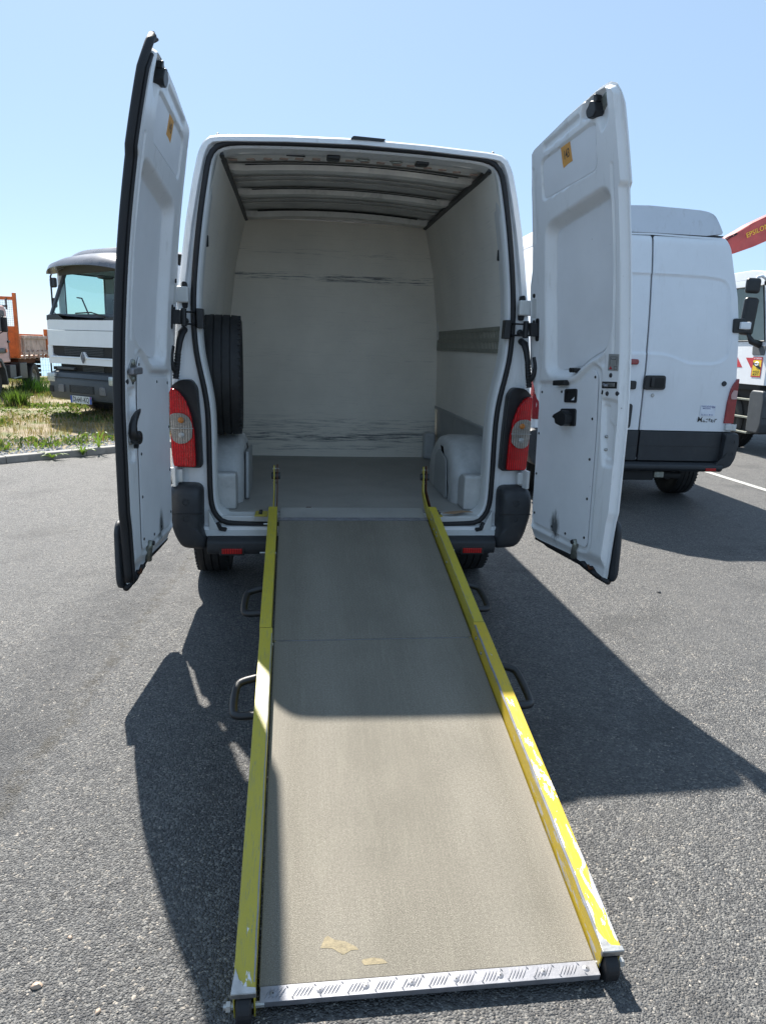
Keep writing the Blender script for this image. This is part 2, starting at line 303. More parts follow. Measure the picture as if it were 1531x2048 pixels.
# ------------------------------------------------------------------ geometry helpers
def xf(P, T):
    if T is None: return [tuple(p) for p in P]
    return [tuple(T @ Vector(p)) for p in P]
class MB:
    def __init__(s): s.v = []; s.f = []; s.m = []
    def add(s, V, F, T=None, mi=0):
        o = len(s.v); s.v += xf(V, T); s.f += [tuple(i+o for i in f) for f in F]; s.m += [mi]*len(F); return s
    def box(s, x0, x1, y0, y1, z0, z1, T=None, mi=0):
        V = [(x, y, z) for z in (z0, z1) for y in (y0, y1) for x in (x0, x1)]
        return s.add(V, [(0, 2, 3, 1), (4, 5, 7, 6), (0, 1, 5, 4), (2, 6, 7, 3), (0, 4, 6, 2), (1, 3, 7, 5)], T, mi)
    def prism(s, poly, a, b, axis='y', T=None, mi=0, fn=None):
        n = len(poly)
        def P(p, h):
            if axis == 'y': return (p[0], h, p[1])
            if axis == 'x': return (h, p[0], p[1])
            return (p[0], p[1], h)
        V = [P(p, a) for p in poly]+[P(p, b) for p in poly]
        if fn: V = [fn(*q) for q in V]
        F = [tuple(range(n)), tuple(range(2*n-1, n-1, -1))]+[(i, i+n, (i+1) % n+n, (i+1) % n) for i in range(n)]
        return s.add(V, F, T, mi)
    def tube(s, pts, r, n=8, closed=False, T=None, mi=0, caps=True):
        pts = [Vector(p) for p in pts]; N = len(pts); V = []; F = []; prev = None
        for i, p in enumerate(pts):
            a = pts[(i-1) % N] if (closed or i > 0) else p; b = pts[(i+1) % N] if (closed or i < N-1) else p
            d = (b-a).normalized()
            if prev is None: x = d.orthogonal().normalized()
            else: x = (prev-d*prev.dot(d)); x = x.normalized() if x.length > 1e-6 else d.orthogonal().normalized()
            prev = x; y = d.cross(x); rr = r[i] if isinstance(r, (list, tuple)) else r
            V += [tuple(p+rr*(math.cos(k*2*math.pi/n)*x+math.sin(k*2*math.pi/n)*y)) for k in range(n)]
        for i in range(N if closed else N-1):
            j = (i+1) % N
            for k in range(n): F.append((i*n+k, i*n+(k+1) % n, j*n+(k+1) % n, j*n+k))
        if caps and not closed: F += [tuple(range(n-1, -1, -1)), tuple((N-1)*n+k for k in range(n))]
        return s.add(V, F, T, mi)
    def lathe(s, prof, c, axis='x', n=40, T=None, mi=0):   # prof: (r, h) along axis
        V = []; F = []; m = len(prof)
        for k in range(n):
            a = 2*math.pi*k/n; ca, sa = math.cos(a), math.sin(a)
            for r, h in prof:
                if axis == 'x': q = (c[0]+h, c[1]+r*ca, c[2]+r*sa)
                elif axis == 'y': q = (c[0]+r*ca, c[1]+h, c[2]+r*sa)
                else: q = (c[0]+r*ca, c[1]+r*sa, c[2]+h)
                V.append(q)
        for k in range(n):
            j = (k+1) % n
            for i in range(m-1): F.append((k*m+i, k*m+i+1, j*m+i+1, j*m+i))
        return s.add(V, F, T, mi)
    def loft(s, rings, closed=True, caps=False, T=None, mi=0):
        n = len(rings[0]); V = [p for r in rings for p in r]; F = []
        for i in range(len(rings)-1):
            for k in range(n if closed else n-1):
                F.append((i*n+k, i*n+(k+1) % n, (i+1)*n+(k+1) % n, (i+1)*n+k))
        if caps: F += [tuple(range(n-1, -1, -1)), tuple((len(rings)-1)*n+k for k in range(n))]
        return s.add(V, F, T, mi)
    def grid(s, P, T=None, mi=0, wrap=False):               # P[i][j] points
        a, b = len(P), len(P[0]); V = [tuple(p) for r in P for p in r]
        F = [(i*b+j, i*b+j+1, (i+1)*b+j+1, (i+1)*b+j) for i in range(a-1) for j in range(b-1)]
        return s.add(V, F, T, mi)
    def build(s, name, mat, parent=None, smooth=False, bevel=0, seg=2, recalc=True, auto=None):
        me = bpy.data.meshes.new(name); me.from_pydata(s.v, [], s.f)
        for mm in (mat if isinstance(mat, list) else [mat]): me.materials.append(mm)
        if any(s.m): me.polygons.foreach_set('material_index', s.m)
        if smooth: me.polygons.foreach_set('use_smooth', [True]*len(s.f))
        me.update()
        if recalc:
            import bmesh
            bm = bmesh.new(); bm.from_mesh(me); bmesh.ops.remove_doubles(bm, verts=bm.verts, dist=1e-6)
            bmesh.ops.recalc_face_normals(bm, faces=bm.faces); bm.to_mesh(me); bm.free()
        o = bpy.data.objects.new(name, me); COL.objects.link(o)
        if parent is not None: o.parent = parent
        if bevel:
            b = o.modifiers.new('bevel', 'BEVEL'); b.width = bevel; b.segments = seg; b.limit_method = 'ANGLE'; b.angle_limit = math.radians(38); b.harden_normals = False
        if auto or bevel:
            me.polygons.foreach_set('use_smooth', [True]*len(me.polygons))
            me.set_sharp_from_angle(angle=math.radians(auto or 40)) if not bevel else None
            if bevel:
                wn_ = o.modifiers.new('wn', 'WEIGHTED_NORMAL'); wn_.keep_sharp = False
        return o
def thing(name, label, cat, loc=(0, 0, 0), rz=0, group=None):
    o = bpy.data.objects.new(name, None); COL.objects.link(o); o.location = loc; o.rotation_euler = (0, 0, rz)
    o.empty_display_size = .2; return tag(o, label, cat, group)
def tag(o, label, cat, group=None, kind=None):
    if label: o['label'] = label
    if cat: o['category'] = cat
    if group: o['group'] = group
    if kind: o['kind'] = kind
    return o
def share(o, name, parent, loc=(0, 0, 0), rot=(0, 0, 0), scale=None):
    c = o.copy(); c.name = name; COL.objects.link(c); c.parent = parent; c.location = loc; c.rotation_euler = rot
    if scale: c.scale = scale
    return c
def interp(t, pts): return float(np.interp(t, [p[0] for p in pts], [p[1] for p in pts]))
def rpoly(pts, r, seg=5):
    out = []; n = len(pts)
    for i in range(n):
        p = Vector(pts[i]); a = Vector(pts[i-1])-p; b = Vector(pts[(i+1) % n])-p
        rr = r[i] if isinstance(r, (list, tuple)) else r
        rr = min(rr, a.length*.45, b.length*.45); A = p+a.normalized()*rr; B = p+b.normalized()*rr
        for k in range(seg+1):
            t = k/seg; q = A*(1-t)**2+p*2*t*(1-t)+B*t*t; out.append((q.x, q.y))
    return out
def resample(pts, n, closed=False):
    P = np.array(pts, float)
    if closed: P = np.vstack([P, P[:1]])
    d = np.r_[0, np.cumsum(np.hypot(*np.diff(P, axis=0).T))]; t = np.linspace(0, d[-1], n, endpoint=not closed)
    return np.c_[np.interp(t, d, P[:, 0]), np.interp(t, d, P[:, 1])]
def chaikin(pts, k=2, closed=False):
    P = [tuple(p) for p in pts]
    for _ in range(k):
        Q = [] if closed else [P[0]]
        for i in range(len(P) if closed else len(P)-1):
            a, b = P[i], P[(i+1) % len(P)]
            Q += [tuple(.75*u+.25*v for u, v in zip(a, b)), tuple(.25*u+.75*v for u, v in zip(a, b))]
        if not closed: Q.append(P[-1])
        P = Q
    return P
def sdf(poly, X, Z):                                         # signed distance, negative inside
    P = np.array(poly, float); d = np.full(X.shape, 1e9); ins = np.zeros(X.shape, bool); n = len(P)
    for i in range(n):
        a = P[i]; b = P[(i+1) % n]; e = b-a; wx, wz = X-a[0], Z-a[1]
        t = np.clip((wx*e[0]+wz*e[1])/(e@e+1e-12), 0, 1); d = np.minimum(d, np.hypot(wx-t*e[0], wz-t*e[1]))
        c = ((a[1] > Z) != (b[1] > Z)) & (X < (b[0]-a[0])*(Z-a[1])/(b[1]-a[1]+1e-12)+a[0]); ins ^= c
    return np.where(ins, -d, d)
def sst(x, a, b):
    t = np.clip((x-a)/(b-a), 0, 1); return t*t*(3-2*t)
def text_geo(body, size, extrude=.0, bold=.014):
    cu = bpy.data.curves.new('t', 'FONT'); cu.offset = bold*size; cu.body = body; cu.size = size; cu.align_x = 'CENTER'; cu.align_y = 'CENTER'; cu.resolution_u = 3; cu.extrude = extrude
    o = bpy.data.objects.new('t', cu); COL.objects.link(o)
    dg = bpy.context.evaluated_depsgraph_get(); me = bpy.data.meshes.new_from_object(o.evaluated_get(dg))
    V = [tuple(v.co) for v in me.vertices]; F = [tuple(p.vertices) for p in me.polygons]
    bpy.data.objects.remove(o); bpy.data.curves.remove(cu); bpy.data.meshes.remove(me)
    return V, F

rk = lambda z: .157*max(0., (z-1.2)/1.4)**2               # how far the rear face leans forward with height
XO = [(.36, .90), (.46, .955), (.60, .985), (1.0, .985), (1.25, .975), (1.5, .955), (1.8, .925), (2.1, .887), (2.3, .853), (2.42, .828)]
xo = lambda z: interp(z, XO)
OUT = [(0, .47), (.86, .47), (.955, .50), (.985, .60), (.985, 1.0), (.975, 1.25), (.955, 1.5), (.925, 1.8), (.887, 2.1), (.853, 2.3), (.828, 2.42), (.805, 2.485), (.765, 2.518), (.70, 2.530), (.37, 2.547), (0, 2.556)]
OPN = [(0, .502), (.70, .502), (.755, .535), (.795, .60), (.803, .72), (.80, 1.1), (.815, 1.24), (.842, 1.36), (.862, 1.48), (.868, 1.66), (.858, 1.85), (.828, 2.13), (.795, 2.35), (.778, 2.43), (.745, 2.478), (.69, 2.502), (.61, 2.513), (.3, 2.526), (0, 2.530)]

# ------------------------------------------------------------------ setting: asphalt, kerb, field, sea
KP = Vector((-3.81, 4.97, 0)); KD = Vector((.735, .678, 0)).normalized(); KN = Vector((-KD.y, KD.x, 0))
def kpt(s, n, z): q = KP+KD*s+KN*n; return (q.x, q.y, z)
o = MB().add([kpt(-60, 0, 0), kpt(60, 0, 0), kpt(60, -70, 0), kpt(-60, -70, 0)], [(0, 3, 2, 1)]).build('asphalt_ground', M['asphalt']); tag(o, None, None, kind='structure')
# field: gently uneven sheet between kerb and the far edge, then a bank down to the sea
P = []
for i in range(121):
    s = -60+i; row = []
    for n_, z in [(.12, .065), (.5, .07), (1.2, .08)]+[(2+k*.8, .08) for k in range(20)]+[(18.2, .05), (20, -.6), (26, -5), (40, -8.2)]:
        zz = z+(.03*math.sin(s*1.3+n_*2.1)+.025*math.sin(s*.6-n_*1.2) if 1 < n_ < 18 else 0)
        row.append(kpt(s, n_, zz))
    P.append(row)
tag(MB().grid(P).build('field_ground', M['soil'], smooth=True), None, None, kind='structure')
tag(MB().add([(-7000, 10, -8), (7000, 10, -8), (7000, 7500, -8), (-7000, 7500, -8)], [(0, 1, 2, 3)]).build('sea_water', M['water']), None, None, kind='structure')
kr = bpy.data.objects.new('kerb', None); COL.objects.link(kr); kr['kind'] = 'structure'; kr.location = KP; kr.rotation_euler = (0, 0, math.atan2(KD.y, KD.x))
ks = MB().prism(rpoly([(-.0, -.05), (.12, -.05), (.12, .085), (.0, .085)], [.002, .002, .006, .022], 3), .004, .996, 'x').build('kerbstone', M['concrete'], kr, bevel=.004)
JO = .08
for i in range(-6, 22):
    if i == 0: ks.location = (JO, 0, 0)
    else: share(ks, 'kerbstone', kr, (i+JO, random.uniform(-.003, .003), random.uniform(-.003, .003)))
# painted bay line on the right
tag(MB().box(5.11, 5.21, 2.2, 7.6, .003, .005).build('bay_line', M['line']), None, None, kind='structure')

# ------------------------------------------------------------------ the open van
van = thing('open_van', 'white panel van with both rear doors open and a yellow ramp leading into it', 'van', (0, 0, 0))
def mirror_loop(h):                                      # half loop (bottom centre -> top centre) -> closed loop
    h = [tuple(p) for p in h]; return h+[(-x, z) for x, z in h[-2:0:-1]]
def inset(loop, d):
    P = np.array(loop); n = len(P); T = np.roll(P, -1, 0)-np.roll(P, 1, 0); T /= np.hypot(*T.T)[:, None]+1e-9
    return P+np.c_[-T[:, 1], T[:, 0]]*(np.array(d)[:, None] if hasattr(d, '__len__') else d)
NL = 90
A = np.array(mirror_loop(resample(OUT, NL))); D = np.array(mirror_loop(resample(chaikin(OPN, 2), NL)))
def ring(L, dy): return [(float(x), rk(float(z))+dy, float(z)) for x, z in L]
def ringY(L, y): return [(float(x), y, float(z)) for x, z in L]
def scaled(L, sx, zt, zb=.40):
    return np.array([(x*sx, zb+(z-.47)*(zt-zb)/(2.556-.47)) for x, z in L])
# outer shell: rear edge, box section, cab and nose
rings = [ring(inset(A, .012), .0), ring(inset(A, .003), .008), ring(A, .03), ring(A, .3), ringY(A, .75), ringY(A, 1.8), ringY(A, 3.3), ringY(scaled(A, .985, 2.50), 3.6), ringY(scaled(A, .96, 2.05), 4.1), ringY(scaled(A, .95, 1.30), 4.75), ringY(scaled(A, .90, 1.10), 5.2), ringY(scaled(A, .6, .8), 5.35)]
MB().loft(rings).build('body', M['white'], van, auto=35)
MB().loft([ring(inset(A, .012), .0), ring(inset(A, .034), .002), ring(inset(A, .040), .034), ring(inset(A*.35+D*.65, 0), .036), ring(D, .036), ring(inset(D, .030), .036), ring(inset(D, .036), .05)]).build('rear_frame', M['white'], van, auto=35)
# inner jamb ring going forward
Di = inset(D, .036); top = np.clip((Di[:, 1]-2.2)/.25, 0, 1)
J1 = np.c_[Di[:, 0]*(1-.01), Di[:, 1]-.0*top]; J2 = np.c_[Di[:, 0]*(1-.012), Di[:, 1]-.004*top]
J2b = np.c_[Di[:, 0]*.992, Di[:, 1]-.012*top]
botm = np.clip((.62-Di[:, 1])/.1, 0, 1)
J2 = np.c_[J2[:, 0], J2[:, 1]+botm*.03]; J2b = np.c_[J2b[:, 0], J2b[:, 1]+botm*.03]
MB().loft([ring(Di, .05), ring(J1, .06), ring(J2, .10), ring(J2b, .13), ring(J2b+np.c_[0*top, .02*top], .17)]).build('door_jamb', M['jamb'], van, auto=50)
MB().tube([(x, rk(z)+.026, z) for x, z in inset(D, .012)], .0145, 8, True).build('door_seal', M['rubber'], van, smooth=True)
# small seams and slots in the frame
for s in (-1, 1):
    MB().tube([(s*x, rk(z)+.0335, z) for x, z in [(.955, 1.32), (.945, 1.55), (.912, 1.85), (.872, 2.15), (.838, 2.34)]], .0025, 5).build('frame_seam', M['dark'], van)
    MB().prism(rpoly([(-.012, -.03), (.012, -.03), (.012, .03), (-.012, .03)], .008), 0, .006, 'y', T=Matrix.Translation((s*.8, rk(2.0)+.155, 2.02))).build('jamb_slot', M['dark'], van)
    MB().lathe([(0, 0), (.010, 0), (.008, .024), (.004, .030), (0, .030)], (s*.73, .22, 2.520), 'z', 10).build('roof_nub', M['black'], van, smooth=True)
    MB().tube([(s*x, rk(z)+.16, z) for x, z in [(.775, 2.33), (.760, 2.39), (.735, 2.43)]], .010, 6).build('frame_slot', M['black'], van)
hb = MB()
for x in (-.13, .35): hb.box(x-.04, x+.04, .24, .30, 2.462, 2.487)
for q, x in enumerate((-.13, .35)):
    MB().box(x-.036, x+.036, .235, .300, 2.466, 2.490).build('lock_striker', M['black'], van, bevel=.008)
for x in (.03, .21):
    MB().tube([(x-.035, .27, 2.484), (x-.018, .255, 2.473), (x+.018, .255, 2.473), (x+.035, .27, 2.484)], .006, 6).build('roof_catch', M['zinc'], van, smooth=True)
for x in (-.33, .56):
    MB().box(x-.05, x+.05, .255, .262, 2.472, 2.482).build('header_slot', M['dark'], van)
MB().prism(rpoly([(-.07, -.008), (.10, -.009), (.115, .003), (-.055, .008)], .006), .135, .175, 'y', T=Matrix.Translation((.02, 0, 2.552))).build('rear_marker', M['black'], van, bevel=.004)

# floor, bulkhead, side linings, roof inside
WX = [(.55, .885), (1.0, .872), (1.6, .862), (2.1, .80), (2.3, .755), (2.45, .715)]
wx = lambda z: interp(z, WX)
MB().box(-.88, .88, .10, 2.2, .545, .572).build('floor_panel', M['floor'], van)
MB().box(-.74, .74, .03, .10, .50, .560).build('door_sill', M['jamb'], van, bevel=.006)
zs = np.linspace(.572, 2.46, 30)
P = [[(wx(z)*t*1.0, 2.19-.02*math.cos(t*math.pi/2), z) for t in np.linspace(-1, 1, 25)] for z in zs]
MB().grid(P).build('bulkhead', M['bulkhead'], van, smooth=True)
for s in (-1, 1):
    zs = np.linspace(1.012, 2.45, 30)
    P = [[(s*(wx(z)+.0015*math.sin(y*4)), y, z) for y in np.linspace(.14, 2.19, 20)] for z in zs]
    MB().grid(P).build('side_lining', M['liner'], van, smooth=True)
    MB().grid([[(s*(wx(z)+.012), y, z) for y in (.12, 2.19)] for z in (.56, .8, 1.03)]).build('lower_lining', M['grey2'], van)
    MB().box(min(s*.862, s*.874), max(s*.862, s*.874), .14, 2.18, 1.000, 1.022).build('lining_trim', M['grey2'], van, bevel=.003)
    MB().prism([(.722*s, 2.432), (.698*s, 2.438), (.704*s, 2.470), (.735*s, 2.462)], .18, 2.18, 'y').build('roof_rail', M['black'], van, bevel=.004)
    # corner upright at bulkhead
    MB().prism(rpoly([(1.57, 0), (2.16, 0), (2.19, .02), (2.19, .06), (1.57, .06)], .01), -.004, .012, 'z', T=Matrix(((0, 0, -s, s*.862), (0, -1, 0, 2.17), (1, 0, 0, 0), (0, 0, 0, 1)))).build('corner_trim', M['rib'], van, bevel=.003)
arch = lambda x: 2.505-.038*(x/.72)**2
xs = np.linspace(-.735, .735, 25)
MB().grid([[(x, y, arch(x)+.012) for x in xs] for y in np.linspace(.3, 2.2, 10)]).build('roof_skin', M['roof'], van, smooth=True)
def ribm(y0, y1, drop, name, mat):
    m = MB(); prof = [(y0-.05, .006), (y0-.012, .006), (y0, drop), (y1, drop), (y1+.012, .006), (y1+.05, .006)]
    m.grid([[(x, y, arch(x)+.008-d+(.02*max(0, abs(x)-.66)/.07)) for x in xs] for y, d in prof]); return m.build(name, mat, van, auto=30)
ribm(.56, .64, .034, 'roof_rib', M['rib']); ribm(1.22, 1.30, .036, 'roof_rib', M['rib'])
ribm(2.02, 2.14, .042, 'roof_rib', M['rib']); ribm(.24, .40, .020, 'header_panel', M['rib'])
for (y0) in (.86, .98, 1.55, 1.68):
    MB().tube([(x, y0, arch(x)+.004) for x in xs], .006, 5).build('roof_bead', M['roof'], van, smooth=True)
for y0 in (.53, 1.19, 1.335, 1.97, 2.178):
    MB().tube([(x, y0, arch(x)-.0) for x in xs[2:-2]], .0045, 5).build('sealant_line', M['dark'], van, smooth=True)
rl = MB().box(-.022, .022, -.016, .016, -.002, .002).build('roof_label', M['palerust'], van)
for k in range(16):
    x = -.66+k*.088+random.uniform(-.008, .008); q = (x, .36, arch(x)-.0145)
    if k == 0: rl.location = q
    else: share(rl, 'roof_label', van, q, (0, 0, random.uniform(-.3, .3)))
# wheel arch boxes: rounded grey mouldings
for s in (-1, 1):
    prof = [(.30, .572), (.32, .72), (.38, .86), (.50, .935), (.70, .955), (.92, .93), (1.08, .85), (1.18, .72), (1.21, .572)]
    pr = chaikin(prof, 2)
    rr = []
    for (xx, sh, dz) in ((.885, 0, 0), (.70, .0, 0.0), (.66, .012, -.010), (.640, .035, -.035), (.632, .07, -.07)):
        rr.append([(s*xx, y+(sh if y < .7 else -sh), max(.572, z+dz)) for y, z in pr])
    m = MB().grid(rr)
    n = len(rr[-1]); m.add(rr[-1], [tuple(range(n))])
    m.build('wheel_arch_cover', M['grey'], van, auto=50)
    MB().prism(rpoly([(.14, .572), (.31, .572), (.31, .74), (.24, .78), (.14, .78)], [.0, .0, .02, .05, .02]), s*.66, s*.87, 'x').build('arch_extension', M['grey'], van, bevel=.012)
MB().prism(rpoly([(.44, .575), (.86, .575), (.84, .80), (.72, .86), (.50, .82)], .03), .618, .624, 'x').build('arch_patch_plate', M['grey2'], van, bevel=.002)
MB().prism(rpoly([(.40, .575), (.80, .575), (.84, .85), (.46, .86)], .02), -.624, -.606, 'x').build('arch_side_board', M['grey2'], van, bevel=.002)
MB().box(.765, .865, 2.07, 2.165, .572, .80).build('corner_block', M['grey'], van, bevel=.025, seg=3)
# perforated lashing rail on the right wall
m = MB()
for z in (1.497, 1.563, 1.627): m.box(.8535, .8565, .16, 2.16, z-.012, z+.012)
for k in range(61):
    y = .16+k*.0333
    for z0 in (1.509, 1.575): m.box(.8535, .8565, y-.006, y+.006, z0, z0+.042)
m.build('lashing_rail', M['raild'], van)
# underbody, axle, exhaust
MB().box(-.80, .80, .06, 4.6, .38, .50).build('underbody', M['dark'], van, bevel=.02)
MB().tube([(-.8, .80, .33), (.8, .80, .33)], .045, 10).build('rear_axle', M['dark'], van)
def wheel(parent, c, r=.335, wd=.215, rimmat='rim', face=1, name='wheel'):
    t = MB(); hw = wd/2; rr = .56*r
    prof = [(rr, -hw*.72), (r*.72, -hw*.98), (r*.90, -hw), (r*.97, -hw*.90), (r*.992, -hw*.78)]
    for g in (-.42, 0, .42): prof += [(r, hw*(g-.20)), (r, hw*(g-.035)), (r-.011, hw*(g-.03)), (r-.011, hw*(g+.03)), (r, hw*(g+.035))]
    prof += [(r*.992, hw*.78), (r*.97, hw*.90), (r*.90, hw), (r*.72, hw*.98), (rr, hw*.72)]
    o = bpy.data.objects.new(name, None); COL.objects.link(o); o.parent = parent; o.location = c; o.empty_display_size = .1
    t.lathe(prof, (0, 0, 0), 'x', 56)
    for k in range(56):                                    # shoulder lugs
        a = 2*math.pi*k/56; T = Matrix.Rotation(a, 4, 'X')
        for sx in (-1, 1): t.box(min(sx*hw*.70, sx*hw*.95), max(sx*hw*.70, sx*hw*.95), -.006, .006, r*.965, r*.990, T)
    t.build('tyre', M['tyre'], o, auto=35)
    rm = MB().lathe([(rr*1.03, -hw*.74), (rr*.92, -hw*.6), (rr*.9, hw*.1), (rr*.55, hw*.25), (rr*.5, hw*.5), (rr*.18, hw*.55), (0, hw*.55)], (0, 0, 0), 'x', 32)
    rm.lathe([(rr*1.03, hw*.74), (rr*.93, hw*.68), (rr*.9, hw*.1)], (0, 0, 0), 'x', 32)
    for k in range(6):
        a = k*math.pi/3; rm.lathe([(.0, hw*.62), (.016, hw*.62), (.016, hw*.3)], (0, rr*.36*math.cos(a), rr*.36*math.sin(a)), 'x', 6)
    ro = rm.build('rim', M[rimmat], o, auto=35)
    if face < 0: ro.scale = (-1, 1, 1)
    return o
for s in (-1, 1):
    wheel(van, (s*.855, .84, .335), face=s); wheel(van, (s*.87, 4.4, .335), face=s)
# rear lights
LH = [(.822, .838), (.985, .838), (.988, 1.0), (.985, 1.26), (.925, 1.302), (.865, 1.304), (.838, 1.26), (.826, 1.05)]
RL = [(.852, .846), (.972, .846), (.984, .93), (.988, 1.12), (.984, 1.255), (.962, 1.258), (.932, 1.244), (.898, 1.20), (.873, 1.13), (.858, 1.04)]
CL = [(.972, .985), (.985, 1.04), (.985, 1.118), (.955, 1.131), (.912, 1.130), (.882, 1.112), (.865, 1.072), (.868, 1.00), (.900, .972), (.94, .970)]
for s in (-1, 1):
    def wrap(x, y, z, s=s):                               # bend lamp round the corner of the body
        return (s*x, y+max(0, x-.93)**2*14+.0, z)
    t = bpy.data.objects.new('tail_light', None); COL.objects.link(t); t.parent = van; t.location = (0, 0, 0)
    MB().prism(rpoly(LH, .02, 4), -.028, .06, 'y', fn=wrap).build('lamp_housing', M['black'], t, bevel=.006)
    MB().prism(rpoly(RL, .012, 3), -.046, .02, 'y', fn=wrap).build('red_lens', M['red'], t, bevel=.007, seg=3)
    MB().prism(rpoly(CL, .012, 3), -.050, .02, 'y', fn=wrap).build('clear_lens', M['clear'], t, bevel=.004, seg=3)
    for zz, c in ((1.095, 'bulb'), (1.015, 'silver')):
        MB().lathe([(0, -.0535), (.013, -.053), (.016, -.0495)], (s*.922, 0, zz), 'y', 14).build('bulb', M[c], t, smooth=True)
    MB().box(min(s*.862, s*.975), max(s*.862, s*.975), -.0512, -.047, 1.050, 1.054).build('lens_divider', M['silver'], t)
# bumper: corner caps and a centre beam
bp = bpy.data.objects.new('bumper', None); COL.objects.link(bp); bp.parent = van
for s in (-1, 1):
    rr = []
    for y, k in ((-.02, .0), (-.055, .25), (-.085, .8), (-.095, 1.0)):
        pass
    prof = [(.822, .748), (.955, .752), (.995, .735), (1.008, .68), (1.006, .60), (.975, .47), (.935, .395), (.80, .385), (.80, .462), (.826, .49)]
    base = rpoly(prof, .045, 5); cx, cz = .92, .56
    rings = []
    for y, k in ((.45, 1.0), (.0, 1.0), (-.035, .985), (-.062, .94), (-.082, .86), (-.091, .74), (-.094, .5), (-.094, .1)):
        rings.append([(s*(cx+(x-cx)*k), y, cz+(z-cz)*k) for x, z in base])
    MB().loft(rings, caps=True).build('corner_cap', M['trim'], bp, auto=60)
    MB().box(min(s*.82, s*.995), max(s*.82, s*.995), -.0965, -.090, .60, .604).build('cap_groove', M['black'], bp)
    for zz in (.575, .665):
        MB().lathe([(.016, -.094), (.012, -.080), (0, -.080)], (s*.905, -.003, zz), 'y', 12).build('bumper_screw', M['black'], bp)
bpf = rpoly([(-.085, .372), (-.100, .40), (-.100, .445), (-.06, .466), (.05, .466), (.05, .372)], .012, 3)
MB().prism(bpf, -.80, .80, 'x').build('bumper_beam', M['trim'], bp, bevel=.003)
for s in (-1, 1):
    x0, x1 = sorted((s*.612, s*.722)); MB().box(x0, x1, -.106, -.098, .380, .409).build('reflector', M['redflat'], bp, bevel=.002)
    x0, x1 = sorted((s*.60, s*.735)); MB().box(x0, x1, -.1015, -.095, .370, .418).build('reflector_recess', M['black'], bp, bevel=.004)
# painted lower lip between opening and bumper
MB().prism([(-.03, .455), (-.045, .468), (.035, .503), (.05, .455)], -.82, .82, 'x').build('lower_lip', M['jamb'], van, bevel=.004)
for s in (-1, 1):
    MB().prism([(s*.60, .470), (s*.80, .470), (s*.80, .60), (s*.76, .52), (s*.70, .485)], .000, .034, 'y').build('lip_corner', M['jamb'], van, bevel=.004)
    MB().tube([(s*.755, .015, .525), (s*.735, .0, .495), (s*.705, -.01, .492)], .013, 6).build('seal_end', M['rubber'], van)

# ------------------------------------------------------------------ rear doors (pressed inner skin as a height field)
HX, HY = .981, -.028
UL = [(.44, .155), (.485, .105), (.61, .094), (.8, .090), (1.13, .080), (1.24, .066), (1.34, .0), (1.45, -.035), (1.60, -.048), (1.84, -.045), (1.92, -.02), (2.04, -.012), (2.3, .008), (2.46, .035), (2.62, .05)]
UR = [(.44, .775), (.60, .786), (.727, .795), (.776, .806), (1.21, .801), (1.487, .782), (1.62, .772), (1.78, .764), (2.117, .749), (2.20, .747), (2.215, .762), (2.275, .757), (2.45, .745), (2.62, .732)]
ZT = [(0, 2.455), (.03, 2.485), (.07, 2.503), (.12, 2.512), (.5, 2.575), (.80, 2.611), (.90, 2.613), (.95, 2.598), (.985, 2.56), (1, 2.52)]
ZB = [(0, .50), (.06, .484), (.55, .487), (.75, .468), (.9, .452), (1, .450)]
UP = rpoly([(.130, 2.235), (.575, 2.288), (.585, 2.475), (.535, 2.478), (.135, 2.418)], .035, 5)
MID = rpoly([(.150, 2.12), (.655, 2.215), (.672, 1.9), (.672, 1.62), (.640, 1.51), (.48, 1.45), (.40, 1.392), (.16, 1.385), (.138, 1.8)], [.06, .07, .02, .05, .05, .05, .04, .07, .02], 5)
LOWP = rpoly([(.098, 1.318), (.42, 1.332), (.565, 1.432), (.598, 1.40), (.618, 1.131), (.636, .565), (.15, .580), (.118, .62)], [.04, .04, .03, .03, .02, .03, .03, .02], 4)
CH1 = rpoly([(.645, 1.30), (.765, 1.295), (.772, 1.12), (.778, .99), (.70, .985), (.672, 1.12)], .02, 3)
CH2 = rpoly([(.655, 1.27), (.70, 1.27), (.70, 1.20), (.74, 1.18), (.745, 1.02), (.69, 1.03)], .012, 3)
TOPR = rpoly([(.17, 2.452), (.47, 2.50), (.475, 2.535), (.17, 2.482)], .012, 3)
TLR = rpoly([(.485, 2.505), (.52, 2.582), (.668, 2.592), (.672, 2.47), (.625, 2.425), (.60, 2.50)], .02, 4)
RIBG = rpoly([(.035, 2.05), (.06, 2.05), (.075, 2.40), (.05, 2.40)], .01, 3)
TRI = rpoly([(.585, 1.455), (.65, 1.50), (.655, 1.44)], .012, 3)
LOWF = rpoly([(.085, 1.345), (.40, 1.36), (.56, 1.462), (.628, 1.43), (.650, 1.13), (.668, .56), (.60, .535), (.12, .55)], .03, 4)
